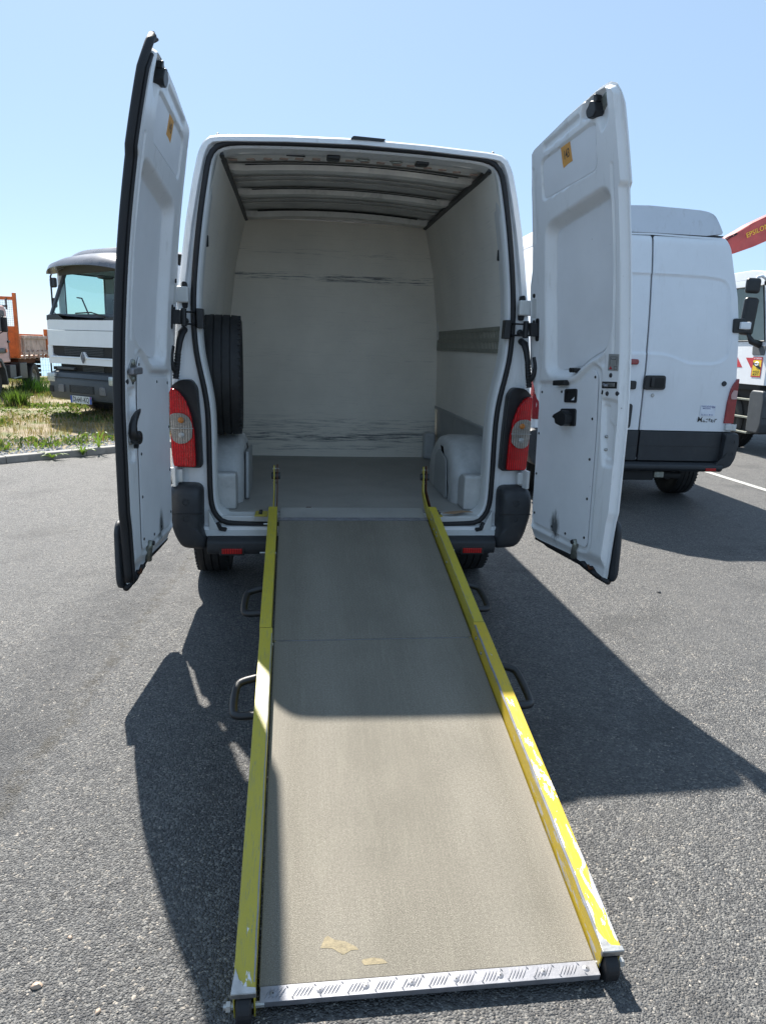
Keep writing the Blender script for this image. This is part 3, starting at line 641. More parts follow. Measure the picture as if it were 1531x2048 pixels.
def doorh(U, Z):
    w_ = .030*np.ones(U.shape)
    w_ += -.050*(1-sst(sdf(MID, U, Z), -.032, .016))
    w_ += -.010*(1-sst(sdf(UP, U, Z), -.003, .003)) + .004*(1-sst(np.abs(sdf(UP, U, Z)-.008), 0, .008))
    w_ += -.014*(1-sst(sdf(LOWF, U, Z), -.014, .010))
    w_ += -.013*(1-sst(sdf(CH1, U, Z), -.010, .006)) - .008*(1-sst(sdf(CH2, U, Z), -.006, .004))
    w_ += -.010*(1-sst(sdf(TOPR, U, Z), -.006, .004)) - .028*(1-sst(sdf(TLR, U, Z), -.014, .004))
    w_ += -.006*(1-sst(sdf(TRI, U, Z), -.008, .004)) - .004*(1-sst(sdf(RIBG, U, Z), -.004, .002))
    # sloping foot, press beads beside the free edge
    w_ += -.030*(1-sst(Z, .485, .565)); w_ += -.006*(1-sst(np.abs(U-.705+.03*(Z-1.5)*(Z > 1.5)), .0, .012))*(Z > 1.5)*(Z < 2.3)
    return w_
def build_door(side, ang, lab):
    a = math.radians(ang); c, s = math.cos(a), math.sin(a)
    def W(u, w_, z): return (side*HX-side*c*u-side*s*w_, HY-s*u+c*w_, z)
    def Wc(u, w_, z): return W(u, w_+rk(z), z)
    par = bpy.data.objects.new('rear_door', None); COL.objects.link(par); par.parent = van; par['label'] = lab
    NS, NTt = 130, 330
    sg = np.r_[0, .004, .012, np.linspace(.02, .98, NS-6), .988, .996, 1]; tg = np.r_[0, .002, .005, np.linspace(.01, .99, NTt-6), .995, .998, 1]
    zt = np.interp(sg, *zip(*ZT)); zb = np.interp(sg, *zip(*ZB))
    Z = zb[None, :]+tg[:, None]*(zt-zb)[None, :]
    Ul = np.interp(Z, *zip(*UL)); Ur = np.interp(Z, *zip(*UR)); U = Ul+(Ur-Ul)*sg[None, :]
    Wd = doorh(U, Z)
    e = np.minimum(np.minimum((U-Ul), (Ur-U)), np.minimum(zt[None, :]-Z, 9))
    Wd = np.minimum(Wd, np.where(True, -.004+.034*sst(e, .012, .026), 0))
    Wd = np.where(e < .012, -.004, Wd)
    R_ = .157*np.maximum(0, (Z-1.2)/1.4)**2
    P = [[W(U[i, j], Wd[i, j]+R_[i, j], Z[i, j]) for j in range(len(sg))] for i in range(len(tg))]
    m = MB().grid(P)
    # hem: outer skin, slightly larger
    n1, n2 = len(tg), len(sg)
    edge = [(i, 0) for i in range(n1)]+[(n1-1, j) for j in range(1, n2)]+[(i, n2-1) for i in range(n1-2, -1, -1)]+[(0, j) for j in range(n2-2, 0, -1)]
    r0 = [P[i][j] for i, j in edge]; r1 = [Wc(U[i, j], -.008, Z[i, j]) for i, j in edge]
    cu, cz = .40, 1.5
    r2 = [Wc(U[i, j]+(cu-U[i, j])*.012, -.015, Z[i, j]+(cz-Z[i, j])*.006) for i, j in edge]; r3 = [Wc(U[i, j]+(cu-U[i, j])*.06, -.020, Z[i, j]+(cz-Z[i, j])*.03) for i, j in edge]
    o0 = len(m.v); m.loft([r0, r1, r2, r3])
    # outer skin plane as coarse grid
    ii = list(range(0, n1, 12))+[n1-1]; jj = [0, n2//4, n2//2, 3*n2//4, n2-1]
    m.grid([[Wc(U[i, j]+(cu-U[i, j])*.06, -.020, Z[i, j]+(cz-Z[i, j])*.03) for j in jj] for i in ii])
    m.build('door_panel', M['white'], par, smooth=True, auto=50)
    # lining boards
    def plate(poly, w0, w1, name, mat, bev=.0015, lab=None):
        V = MB().prism(poly, w0, w1, 'y'); V.v = [Wc(x, y, z) for x, y, z in V.v]
        o = V.build(name, M[mat], par, bevel=bev)
        if lab: o['label'] = lab
        return o
    plate(LOWP, .0205, .0245, 'lower_lining_board', 'doorboard')
    mi = rpoly([(.178, 2.092), (.632, 2.170), (.648, 1.9), (.646, 1.63), (.615, 1.535), (.47, 1.475), (.385, 1.422), (.19, 1.412), (.165, 1.8)], [.05, .06, .02, .05, .05, .05, .04, .06, .02], 5)
    g = np.array(mi); zz = np.linspace(g[:, 1].min(), g[:, 1].max(), 30)
    V = MB(); rows = []
    for z in zz:
        xs_ = []
        for q in range(len(g)):
            a0, b0 = g[q], g[(q+1) % len(g)]
            if (a0[1]-z)*(b0[1]-z) <= 0 and abs(a0[1]-b0[1]) > 1e-9: xs_.append(a0[0]+(b0[0]-a0[0])*(z-a0[1])/(b0[1]-a0[1]))
        rows.append([Wc(u, -.0165, z) for u in np.linspace(min(xs_), max(xs_), 6)])
    V.grid(rows).build('middle_lining_board', M['doorboard'], par, smooth=True)
    up_ = rpoly([(.140, 2.246), (.567, 2.297), (.577, 2.466), (.532, 2.470), (.145, 2.410)], .03, 5)
    plate(up_, .0202, .0222, 'upper_lining_board', 'doorboard', .001)
    # label with number
    q = MB(); pl = [(.305, 2.438), (.381, 2.449), (.391, 2.366), (.352, 2.360), (.316, 2.350), (.311, 2.372)]
    q.prism(pl, .0226, .0236, 'y', mi=0); TV, TF = text_geo('143', .042, 0, .012)
    q.v = [Wc(*v) for v in q.v]
    o0 = len(q.v); sx = 1 if side < 0 else -1
    # text: reading direction follows what someone facing the inner side sees
    q.v += [Wc(.349-side*0+(-1 if side > 0 else 1)*(-1)*x*.80*(1 if side > 0 else -1) if False else .349+side*x*.75, .0246, 2.402+y*1.25+side*x*.12) for x, y, z in TV]
    q.f += [tuple(i+o0 for i in f) for f in TF]; q.m += [1]*len(TF)
    q.build('number_label', [M['olabel'], M['ink']], par, recalc=False)
    # clips around lower board
    cpts = [(.123, 1.292), (.307, 1.306), (.579, 1.393), (.583, 1.196), (.592, 1.001), (.602, .807), (.123, 1.071), (.131, .851), (.142, .632), (.321, .598), (.448, .592), (.609, .612)]
    dots = [(.700, 1.407), (.685, 1.323), (.756, 1.328), (.771, 1.263), (.765, 1.186), (.687, 1.124), (.693, 1.063)]
    for (u, z) in cpts:
        V = MB().lathe([(0, .0275), (.006, .027), (.0075, .0245)], (0, 0, 0), 'y', 8); V.v = [Wc(u+x, y, z+z2) for x, y, z2 in V.v]; V.build('panel_clip', M['black'], par)
    for k, (u, z) in enumerate(dots):
        r = .012 if k < 3 else .008
        V = MB().lathe([(0, .034), (r*.8, .033), (r, .028), (r, .012)], (0, 0, 0), 'y', 12); V.v = [Wc(u+x, y-(.014 if k > 2 else 0), z+z2) for x, y, z2 in V.v]; V.build('grommet', M['trim' if k < 3 else 'steel'], par, smooth=True)
    # top latch: black lump with plated bracket
    V = MB(); V.prism(rpoly([(.562, 2.492), (.598, 2.490), (.620, 2.508), (.614, 2.548), (.582, 2.556), (.568, 2.538), (.548, 2.528), (.550, 2.505)], .010, 3), .004, .050, 'y'); V.prism(rpoly([(.585, 2.548), (.612, 2.548), (.608, 2.578), (.592, 2.580)], .008), .0, .035, 'y')
    V.v = [Wc(*v) for v in V.v]; V.build('top_latch', M['black'], par, bevel=.008, seg=3)
    V = MB(); V.prism(rpoly([(.53, 2.47), (.555, 2.465), (.655, 2.545), (.66, 2.575), (.635, 2.578), (.54, 2.51)], .012), .000, .010, 'y'); V.v = [Wc(*v) for v in V.v]; V.build('latch_bracket', M['zinc'], par, bevel=.002)
    # rubber stop, cup, inner handle, drain
    if side > 0:
        plate(rpoly([(.262, 1.334), (.363, 1.342), (.363, 1.368), (.262, 1.360)], .006), .020, .055, 'rubber_stop', 'black', .006)
        V = MB().lathe([(0, .040), (.013, .040), (.013, .0)], (0, 0, 0), 'y', 10)
        for dx in (-.012, .014):
            V = MB().lathe([(0, .040), (.012, .038), (.012, .0)], (0, 0, 0), 'y', 10); V.v = [Wc(.40+dx+x, y, 1.418+z) for x, y, z in V.v]; V.build('grommet', M['black'], par)
        ro = rpoly([(.343, 1.255), (.447, 1.262), (.443, 1.330), (.341, 1.322)], .012, 4); ri = [(.394+(x-.394)*.72, 1.292+(z-1.292)*.66) for x, z in ro]
        V = MB(); V.loft([[Wc(x, .0245, z) for x, z in ro], [Wc(x, .032, z) for x, z in ro], [Wc(x, .032, z) for x, z in ri], [Wc(x, .0255, z) for x, z in ri]]); V.add([Wc(x, .0255, z) for x, z in ri], [tuple(range(len(ri)))]); V.build('grab_cup', M['black'], par, auto=40)
        plate(rpoly([(.317, 1.137), (.457, 1.146), (.450, 1.233), (.318, 1.222)], .014, 4), .0245, .034, 'handle_plate', 'black', .003)
        V = MB(); V.prism(rpoly([(.345, 1.150), (.405, 1.140), (.437, 1.160), (.435, 1.20), (.395, 1.222), (.355, 1.205), (.325, 1.192), (.315, 1.178), (.34, 1.172)], .014, 4), .034, .078, 'y'); V.v = [Wc(*v) for v in V.v]; V.build('handle', M['black'], par, bevel=.012, seg=3)
        plate([(.677, 1.428), (.751, 1.428), (.751, 1.502), (.677, 1.502)], .0305, .0315, 'instruction_label', 'silver', 0)
        V = MB()
        for pa in ([(.69, 1.452), (.69, 1.49), (.738, 1.49), (.738, 1.452)], [(.697, 1.478), (.731, 1.478)], [(.697, 1.486), (.70, 1.478)], [(.731, 1.486), (.728, 1.478)], [(.722, 1.434), (.742, 1.434), (.742, 1.448), (.722, 1.448), (.722, 1.434)]):
            V.tube([Wc(u, .0318, z) for u, z in pa], .0010, 4)
        V.build('label_drawing', M['ink'], par)
        V = MB(); V.add([Wc(u, .0321, z) for u, z in ((.686, 1.434), (.708, 1.434), (.697, 1.449))], [(0, 1, 2)]); V.build('warning_mark', M['stripered'], par)
        # lock slot in the channel
        plate(rpoly([(.642, 1.345), (.750, 1.350), (.750, 1.380), (.640, 1.376)], .004), .0275, .0315, 'lock_slot', 'black', .001)
        plate(rpoly([(.66, 1.352), (.735, 1.356), (.735, 1.374), (.66, 1.371)], .003), .0317, .0345, 'lock_plate', 'steel', .001)
        V = MB(); V.tube([Wc(.665, .040, 1.366), Wc(.685, .048, 1.358), Wc(.700, .042, 1.362)], .006, 8); V.build('lock_bolt', M['alu'], par, smooth=True)
        plate(rpoly([(.64, 1.318), (.652, 1.316), (.655, 1.334), (.645, 1.338)], .003), .0305, .0312, 'paint_chip', 'black', 0)
    else:
        # lock plate (diamond) and lever handle on the wide edge strip
        V = MB(); V.prism(rpoly([(.695, 1.318), (.735, 1.348), (.738, 1.390), (.695, 1.424), (.655, 1.390), (.652, 1.348)], .014, 4), .030, .036, 'y'); V.v = [Wc(*v) for v in V.v]; V.build('lock_plate', M['steel'], par, bevel=.002)
        V = MB(); V.prism(rpoly([(.635, 1.355), (.765, 1.355), (.765, 1.384), (.635, 1.384)], .008), .036, .060, 'y'); V.v = [Wc(*v) for v in V.v]; V.build('latch_slot', M['alu'], par, bevel=.008)
        for z in (1.337, 1.404):
            V = MB().lathe([(0, .044), (.012, .043), (.015, .036)], (0, 0, 0), 'y', 10); V.v = [Wc(.695+x, y, z+z2) for x, y, z2 in V.v]; V.build('bolt', M['zinc'], par, smooth=True)
        V = MB(); pth = [(.665, 1.200), (.695, 1.192), (.735, 1.174), (.765, 1.146), (.772, 1.118), (.755, 1.100), (.728, 1.090)]
        V.tube([Wc(u, .046+.004*k/6, z) for k, (u, z) in enumerate(pth)], [.008, .012, .015, .017, .019, .022, .022], 10); V.build('lever_handle', M['black'], par, smooth=True)
        V = MB().lathe([(0, .068), (.024, .067), (.029, .062), (.030, .03)], (0, 0, 0), 'y', 16); V.v = [Wc(.722+x, y, 1.092+z) for x, y, z in V.v]; V.build('handle_boss', M['black'], par, auto=40)
        V = MB().lathe([(0, .048), (.013, .046), (.013, .03)], (0, 0, 0), 'y', 10); V.v = [Wc(.700+x, y, 1.054+z) for x, y, z in V.v]; V.build('grommet', M['black'], par)
        # thick double rubber seal along the free edge
        path = [(interp(z, UR)+.018, z) for z in np.linspace(.47, 2.50, 60)]+[(.735, 2.555), (.715, 2.60), (.69, 2.632)]
        V = MB(); V.tube([Wc(u+.000, .006, z) for u, z in path], .017, 10); V.build('edge_seal', M['rubber'], par, smooth=True)
        V = MB(); V.tube([Wc(u-.010, .027, z) for u, z in path[:-3]]+[Wc(.715, .024, 2.56)], .008, 8); V.build('edge_lip', M['rubber'], par, smooth=True)
        V = MB(); V.tube([Wc(.69, .0, 2.632), Wc(.672, .01, 2.625), Wc(.655, .015, 2.632)], [.02, .012, .006], 8); V.build('seal_tip', M['rubber'], par)
    # lower striker strap, bottom rubber and outside cladding
    V = MB(); pts = [(.545, .585), (.548, .555), (.528, .52), (.520, .485)]
    V.tube([Wc(u, .036-.008*k, z) for k, (u, z) in enumerate(pts)], [.013, .015, .015, .017], 8); V.build('foot_strap', M['zinc'], par, smooth=True)
    V = MB().lathe([(0, .052), (.010, .052), (.012, .046)], (0, 0, 0), 'y', 10); V.v = [Wc(.545+x, y, .575+z) for x, y, z in V.v]; V.build('bolt', M['black'], par)
    V = MB(); V.tube([Wc(u, -.010, z) for u, z in [(.13, .482), (.30, .476), (.50, .474), (.60, .458), (.70, .440), (.785, .436)]], [.012, .012, .012, .016, .015, .015], 8); V.build('bottom_seal', M['rubber'], par, smooth=True)
    V = MB(); V.tube([Wc(u, .004, z) for u, z in [(.56, .468), (.60, .475), (.63, .462), (.665, .468), (.70, .450), (.74, .444)]], [.008, .014, .011, .016, .012, .009], 7); V.build('torn_seal', M['rubber'], par)
    V = MB(); V.tube([Wc(.655, .018, .485), Wc(.672, .022, .470), Wc(.690, .018, .478)], .006, 6); V.build('latch_hook', M['rust'], par)
    V = MB(); cl = rpoly([(.20, .450), (.79, .432), (.812, .47), (.812, .60), (.806, .700), (.78, .735), (.10, .74), (.10, .50)], .03, 4); V.prism(cl, -.045, -.020, 'y'); V.v = [Wc(*v) for v in V.v]; V.build('outer_cladding', M['trim'], par, bevel=.01)
    # check strap and hinges (door side)
    V = MB(); V.prism(rpoly([(.035, 1.555), (.075, 1.555), (.075, 1.675), (.035, 1.675)], .015, 4), .02, .032, 'y'); V.prism(rpoly([(.04, 1.58), (.07, 1.58), (.07, 1.65), (.04, 1.65)], .005), .032, .075, 'y'); V.v = [Wc(*v) for v in V.v]
    V.build('strap_bracket', M['black'], par, bevel=.004)
    for zc in (1.725, .795):
        dz = .052; V = MB()
        V.prism(rpoly([(-.005, zc-dz), (.045, zc-dz), (.045, zc+dz), (-.005, zc+dz)], .008), .012, .030, 'y')
        V.v = [Wc(*v) for v in V.v]; V.build('hinge_leaf', M['jamb'], par, bevel=.003)
    for z in (1.655+.015*0, 1.79):
        V = MB().lathe([(0, .036), (.011, .034), (.012, .02)], (0, 0, 0), 'y', 10); V.v = [Wc(.022+x, y, z+z2) for x, y, z2 in V.v]; V.build('grommet', M['black'], par)
    return W, Wc
WR = build_door(1, 102.6, 'right rear door showing orange number label and black inner handle')
WL = build_door(-1, 95.3, 'left rear door seen edge on with thick black rubber edge')
# hinges, straps and cable hoses between body and doors
for s, (W_, Wc_) in ((1, WR), (-1, WL)):
    for zc, hh in ((1.730, .040), (.795, .036)):
        xb = xo(zc)
        V = MB(); V.box(min(s*(xb-.060), s*(HX+.006)), max(s*(xb-.060), s*(HX+.006)), rk(zc)-.030, rk(zc)+.010, zc-hh, zc+hh); V.build('hinge_arm', M['jamb'], van, bevel=.008)
        V = MB().tube([(s*HX, HY-.002, zc-hh-.008), (s*HX, HY-.002, zc+hh+.008)], .012, 10); V.build('hinge_pin', M['steel'], van, smooth=True)
    MB().prism(rpoly([(s*.884, 1.665), (s*.905, 1.665), (s*.912, 1.73), (s*.905, 1.795), (s*.884, 1.795), (s*.878, 1.73)], .012), rk(1.73)-.012, rk(1.73)+.034, 'y').build('hinge_boot', M['rubber'], van, bevel=.004)
    e = Wc_(.055, .06, 1.64); e2 = Wc_(.055, .06, 1.585)
    MB().tube([(s*.825, .045, 1.648), e], .0050, 6).build('check_rod', M['black'], van, smooth=True); MB().tube([(s*.825, .045, 1.584), e2], .0050, 6).build('check_rod', M['black'], van, smooth=True)
    MB().prism(rpoly([(s*.80, 1.565), (s*.835, 1.565), (s*.838, 1.665), (s*.803, 1.665)], .006), .01, .07, 'y').build('check_block', M['black'], van, bevel=.006)
    m = Wc_(.03, .08, 1.615)
    q0 = Vector(e); V = MB(); V.box(-.012, .012, -.02, .02, -.045, .045, T=Matrix.Translation(((s*.825+e[0]*3)/4, (.045+e[1]*3)/4, 1.615))); V.build('check_clamp', M['black'], van, bevel=.006)
    a = [(s*.900, .02, 1.555), (s*.905, -.03, 1.540), (s*.915, -.045, 1.50), (s*.925, -.05, 1.44), (s*.93, -.06, 1.36), (s*.935, -.065, 1.335)]
    MB().tube(a, [.018, .019, .017, .015, .014, .014], 10).build('cable_hose', M['rubber'], van, smooth=True)
    f = Wc_(.035, .03, 1.47); V = MB(); b = chaikin([(s*.935, -.065, 1.345), (s*.945, -.085, 1.36), (s*.96, -.09, 1.42), f], 2)
    V.tube(b, .013, 8); V.build('cable_hose', M['rubber'], van, smooth=True)
    V = MB(); pts = [Vector(a[3])*(1-t)+Vector(a[5])*t for t in np.linspace(0, 1.25, 18)]; V.tube(pts, [.017 if k % 2 else .0135 for k in range(18)], 10); V.build('hose_bellows', M['rubber'], van)
    MB().lathe([(0, -.008), (.016, -.006), (.018, .004)], (s*.895, .03, 1.60), 'y', 12).build('grommet', M['black'], van, smooth=True)

# ------------------------------------------------------------------ spare wheel standing in the van
sp = thing('spare_wheel', 'spare tyre standing upright on the left wheel arch inside the van', 'tyre', (-.752, .55, 1.305))
w0 = wheel(sp, (0, 0, 0), .352, .215, 'rim', 1, 'wheel'); w0.name = 'wheel'
for ch in list(w0.children): ch.parent = sp
bpy.data.objects.remove(w0)
sp.rotation_euler = (0, 0, math.radians(3))
cb = MB().prism([(-.08, -.045), (-.01, -.02), (.03, .06), (.085, .085), (.02, .11), (-.05, .03)], 0, .004, 'z').build('cardboard_scrap', M['card']); cb.location = (.60, .035, .5765)
cb.scale = (1.0, .72, 1); cb.rotation_euler = (0, 0, -.35)
tag(cb, 'torn scrap of brown cardboard on the van floor near the right door', 'cardboard')
lf = MB().grid([[(-.03, -.012, 0), (-.01, -.015, .012), (.01, -.012, .010), (.03, -.004, .004)], [(-.028, .008, .004), (-.01, .012, .014), (.012, .010, .014), (.03, .008, 0)]]).build('dead_leaf', M['rust']); lf.location = (-.25, .13, .575)
tag(lf, 'curled brown dead leaf on the grey van floor left of centre', 'leaf')

# ------------------------------------------------------------------ ramp
Y0, Z0, Y1, Z1 = .02, .590, -2.46, .050
RA = math.atan2(Z0-Z1, Y0-Y1)
ramp = thing('loading_ramp', 'folding yellow loading ramp with grey gritty deck leading up into the van', 'ramp', (0, Y0, Z0)); ramp.rotation_euler = (RA, 0, 0)
# local: -y runs down the slope, z up from deck, x across; s = -y
def ramppart(m, name, mat, bevel=.003, **k): return m.build(name, M[mat], ramp, bevel=bevel, **k)
ramppart(MB().box(-.415, .405, -1.2125, -.115, -.018, 0), 'deck_panel', 'deck')
ramppart(MB().box(-.412, .405, -2.576, -1.2205, -.018, 0), 'deck_panel', 'deck')
ramppart(MB().box(-.412, .403, -1.221, -1.212, -.020, -.004), 'deck_joint', 'yellow', 0)
ramppart(MB().box(-.405, .395, -1.2185, -1.2150, -.0045, -.0015), 'joint_wire', 'alu', 0)
def rail(x0, x1, s0, s1, name, mat, top=.060, bot=-.055):
    m = MB(); inner = x1 if abs(x1) < abs(x0) else x0; outer = x0 if inner == x1 else x1; sg = 1 if outer > inner else -1
    th = .004
    sec = [(inner, bot), (inner, top), (outer, top), (outer, bot), (outer-sg*th, bot), (outer-sg*th, top-th), (inner+sg*th, top-th), (inner+sg*th, bot)]
    n = len(sec); V = [(x, -s0, z) for x, z in sec]+[(x, -s1, z) for x, z in sec]
    F = [(i, i+n, (i+1) % n+n, (i+1) % n) for i in range(n)]
    F += [(0, 1, 6, 7), (1, 2, 5, 6), (2, 3, 4, 5), (n, n+7, n+6, n+1), (n+1, n+6, n+5, n+2), (n+2, n+5, n+4, n+3)]
    m.add(V, F); return ramppart(m, name, mat, .0035)
rail(-.470, -.424, .065, 1.206, 'side_rail', 'yellow'); rail(-.467, -.418, 1.210, 2.622, 'side_rail', 'yellow')
rail(.413, .456, .060, 1.192, 'side_rail', 'yellow'); rail(.4085, .4575, 1.196, 2.592, 'side_rail', 'yellow2')
# bare metal edge lips worn through
for (x, s0, s1, r) in ((-.4205, 1.25, 2.60, .0022), (.4115, 1.22, 2.57, .0042), (.4155, .12, 1.17, .0018)):
    pts = [(x+random.uniform(-.0007, .0007), -s, .0590+random.uniform(-.0006, .0006)) for s in np.linspace(s0, s1, 40)]
    ramppart(MB().tube(pts, r, 6), 'worn_edge', 'alu', 0)
# foot irons at the rail ends
for x0, x1 in ((-.470, -.416), (.406, .460)):
    s = 2.622 if x0 < 0 else 2.592
    m = MB(); cx = (x0+x1)/2
    m.prism([(x0, -s+.010), (x0+.006, -s+.055), (cx-.012, -s+.030), (cx, -s+.012), (x1, -s+.008), (x1, -s-.004), (x0, -s-.004)], .0605, .0635, 'z')
    ramppart(m, 'foot_iron', 'steel', .001)
    ramppart(MB().box(x0-.001, x1+.001, -s-.005, -s+.004, .045, .0625), 'end_lip', 'steel', .002)
    ramppart(MB().lathe([(0, -.017), (.034, -.017), (.038, -.013), (.038, .013), (.034, .017), (0, .017)], (cx, -s+.006, .002), 'x', 24), 'foot_roller', 'rubber', .0)
    ramppart(MB().tube([(x0-.020, -s+.01, -.005), (x1+.018, -s+.01, -.005)], .007, 8), 'roller_bolt', 'steel', 0)
    ramppart(MB().lathe([(0, 0), (.012, 0), (.012, .010), (0, .010)], (x0-.014 if x0 < 0 else x1+.005, -s+.01, -.005), 'x', 6), 'bolt_head', 'steel', 0)
# tread strips top and bottom (chequer plate with five-bar pattern)
def tread(y0, y1, x0, x1, name):
    o = MB().box(x0, x1, y0, y1, -.016, .0025).build(name, M['alu'], ramp, bevel=.001)
    m = MB(); k = 0; x = x0+.035; wdt = y1-y0
    while x < x1-.03:
        up_ = k % 2 == 0
        for j in range(5 if up_ else 2):
            px = x+(j-2)*.0085 if up_ else x+(j-.5)*.012
            py = (y0+y1)/2+((0) if up_ else (wdt*.34*(-1 if j else 1)))
            L = wdt*(.44 if up_ else .14); a = .62 if up_ else -.62
            L *= 1.0
            T = Matrix.Translation((px, py, .0025)) @ Matrix.Rotation(-a, 4, 'Z')
            V = [(-.0022, 0, 0), (0, -L, 0), (.0022, 0, 0), (0, L, 0), (0, -L*.6, .0020), (0, L*.6, .0020)]
            m.add(V, [(0, 1, 4), (1, 2, 4), (2, 5, 4), (2, 3, 5), (3, 0, 5), (0, 4, 5)], T)
        x += .034 if k % 2 == 0 else .030; k += 1
    t_ = m.build('raised_bars', M['alu'], o, recalc=False); t_['kind'] = 'stuff'
    for q in np.linspace(x0+.03, x1-.03, 8):
        MB().lathe([(0, .0052), (.005, .0048), (.0085, .0028)], (q, (y0+y1)/2, 0), 'z', 10).build('rivet', M['alu'], o, smooth=True)
        MB().lathe([(0, .0056), (.0022, .0056)], (q, (y0+y1)/2, 0), 'z', 8).build('rivet_hole', M['ink'], o)
    return o
tread(-2.613, -2.577, -.409, .405, 'tread_strip')
tread(-.112, -.082, -.418, .408, 'tread_strip')
for x in (-.30, .0, .30): ramppart(MB().box(x-.02, x+.02, -2.5, -.12, -.060, -.018), 'deck_bearer', 'zinc')
ramppart(MB().box(-.41, .40, -.115, .06, -.012, -.004), 'hinge_plate', 'floor', .001)
# carrying handles
def handle(x, s0, s1, out):
    sg = 1 if out > 0 else -1; pts = [(x, -s0, .010), (x+sg*.062, -s0-.010, .0), (x+sg*.078, -s0-.035, -.005), (x+sg*.080, -s1+.035, -.005), (x+sg*.064, -s1+.008, .0), (x, -s1, .010)]
    ramppart(MB().tube(chaikin(pts, 2), .0145, 10), 'carrying_handle', 'black', 0, smooth=True)
handle(-.468, .83, 1.03, -1); handle(-.466, 1.46, 1.665, -1); handle(.455, .81, 1.02, 1); handle(.457, 1.42, 1.655, 1)
# bolts along the rails
for (x, s, z) in ((.4125, .17, .035), (.4125, .26, .02), (.4125, .33, .035), (.4125, .345, .022), (.4125, .62, .02), (.408, 1.27, .03), (.408, 1.36, .022), (-.4238, .52, .02), (-.4175, 1.27, .02)):
    sgn = -1 if x > 0 else 1
    ramppart(MB().lathe([(0, sgn*.005), (.006, sgn*.004), (.0075, 0)], (x, -s, z), 'x', 8), 'rail_bolt', 'zinc', 0)
for x, s in ((-.486, .48), (.470, .46), (-.480, .16), (.470, .20)):
    ramppart(MB().tube([(x-.015, -s, .0), (x+.015, -s, .0)], .0055, 6), 'side_bolt', 'steel', 0)
# hinge arms rising at the top end, with base plates on the van floor
for sg, xc in ((-1, -.437), (1, .424)):
    m = MB(); q = [(-.10, .055), (-.02, .06), (.115, .125), (.19, .18), (.205, .215), (.19, .235), (.165, .225), (.12, .185), (.02, .09), (-.10, .085)]
    T = Matrix.Rotation(-RA, 4, 'X')
    pl = rpoly([(-.07, -.03), (.05, .01), (.145, .07), (.162, .19), (.155, .235), (.135, .24), (.12, .20), (.105, .10), (.03, .065), (-.06, .03)], .012, 3)
    ramppart(MB().prism([(y, z) for y, z in pl], xc-.012, xc-.006, 'x', T=T), 'hinge_arm', 'yellow', .001)
    ramppart(MB().prism([(y+.004, z+.004) for y, z in pl], xc+.006, xc+.011, 'x', T=T), 'hinge_arm', 'rust', .001)
    ramppart(MB().lathe([(0, -.026), (.020, -.024), (.022, .0), (.020, .024), (0, .026)], (0, 0, 0), 'x', 14, T=T @ Matrix.Translation((xc, .146, .175))), 'hinge_roller', 'trim', 0, auto=40)
    for dz in (.135, .215): ramppart(MB().tube([(xc-.018, .146, dz), (xc+.018, .146, dz)], .005, 6, T=T), 'hinge_bolt', 'steel', 0)
    x0, x1 = sorted((sg*.478, sg*(.548 if sg < 0 else .50)))
    T2 = T @ Matrix.Translation((0, -Y0, -Z0))
    ramppart(MB().box(x0, x1, -.04, .075, .5735, .580, T=T2), 'base_plate', 'yellow', .002)
    for yy in (.0, .05): ramppart(MB().lathe([(0, .012), (.010, .012), (.010, 0)], ((x0+x1)/2-.004, yy, .580), 'z', 6, T=T2), 'plate_bolt', 'trim', 0)
# two tape remnants on the lower deck
def patch(poly, name): ramppart(MB().prism(poly, .0002, .0006, 'z'), name, 'tape', 0)
tp = lambda px, py: (px, py)
patch([(-.267, -2.495), (-.256, -2.470), (-.248, -2.465), (-.233, -2.476), (-.206, -2.482), (-.179, -2.498), (-.174, -2.506), (-.192, -2.506), (-.212, -2.516), (-.227, -2.506), (-.238, -2.498)], 'tape_remnant')
patch([(-.169, -2.536), (-.165, -2.530), (-.139, -2.528), (-.117, -2.533), (-.107, -2.5435), (-.111, -2.5445), (-.163, -2.5448)], 'tape_remnant')

# ------------------------------------------------------------------ parked closed van on the right
RO, RTH = (3.076, 2.850), -.031
pv = thing('parked_van', 'closed white high roof panel van parked on the right behind the open door', 'van', (RO[0], RO[1], 0), RTH)
def ax(x): return x*1.12 if x < 0 else x*.99
def PX(L): return [(ax(x), z) for x, z in L]
POUT = [(0, .47), (.86, .47), (.955, .50), (.985, .60), (.985, 1.0), (.975, 1.25), (.955, 1.5), (.935, 1.8), (.90, 2.09), (.845, 2.35), (.815, 2.53), (.785, 2.60), (.735, 2.640), (0, 2.662)]
PA = np.array(mirror_loop(resample(POUT, NL)))
def pring(L, dy): return [(ax(float(x)), rk(float(z))+dy, float(z)) for x, z in L]
def pringY(L, y): return [(ax(float(x)), y, float(z)) for x, z in L]
hs = lambda sx, zt: np.array([(x*sx, .40+(z-.47)*(zt-.40)/(2.66-.47)) for x, z in PA])
body_r = [pring(inset(PA, .030), .004), pring(inset(PA, .012), .006), pring(inset(PA, .003), .020), pring(PA, .045), pring(PA, .3), pringY(PA, .9), pringY(PA, 3.3), pringY(hs(.985, 2.5), 3.7), pringY(hs(.96, 2.05), 4.2), pringY(hs(.95, 1.3), 4.8), pringY(hs(.88, 1.1), 5.3)]
m = MB().loft(body_r); m.build('body', M['white2'], pv, auto=50)
MB().add(pring(inset(PA, .028), .010), [tuple(range(len(PA)))]).build('rear_gap', M['rubber'], pv)
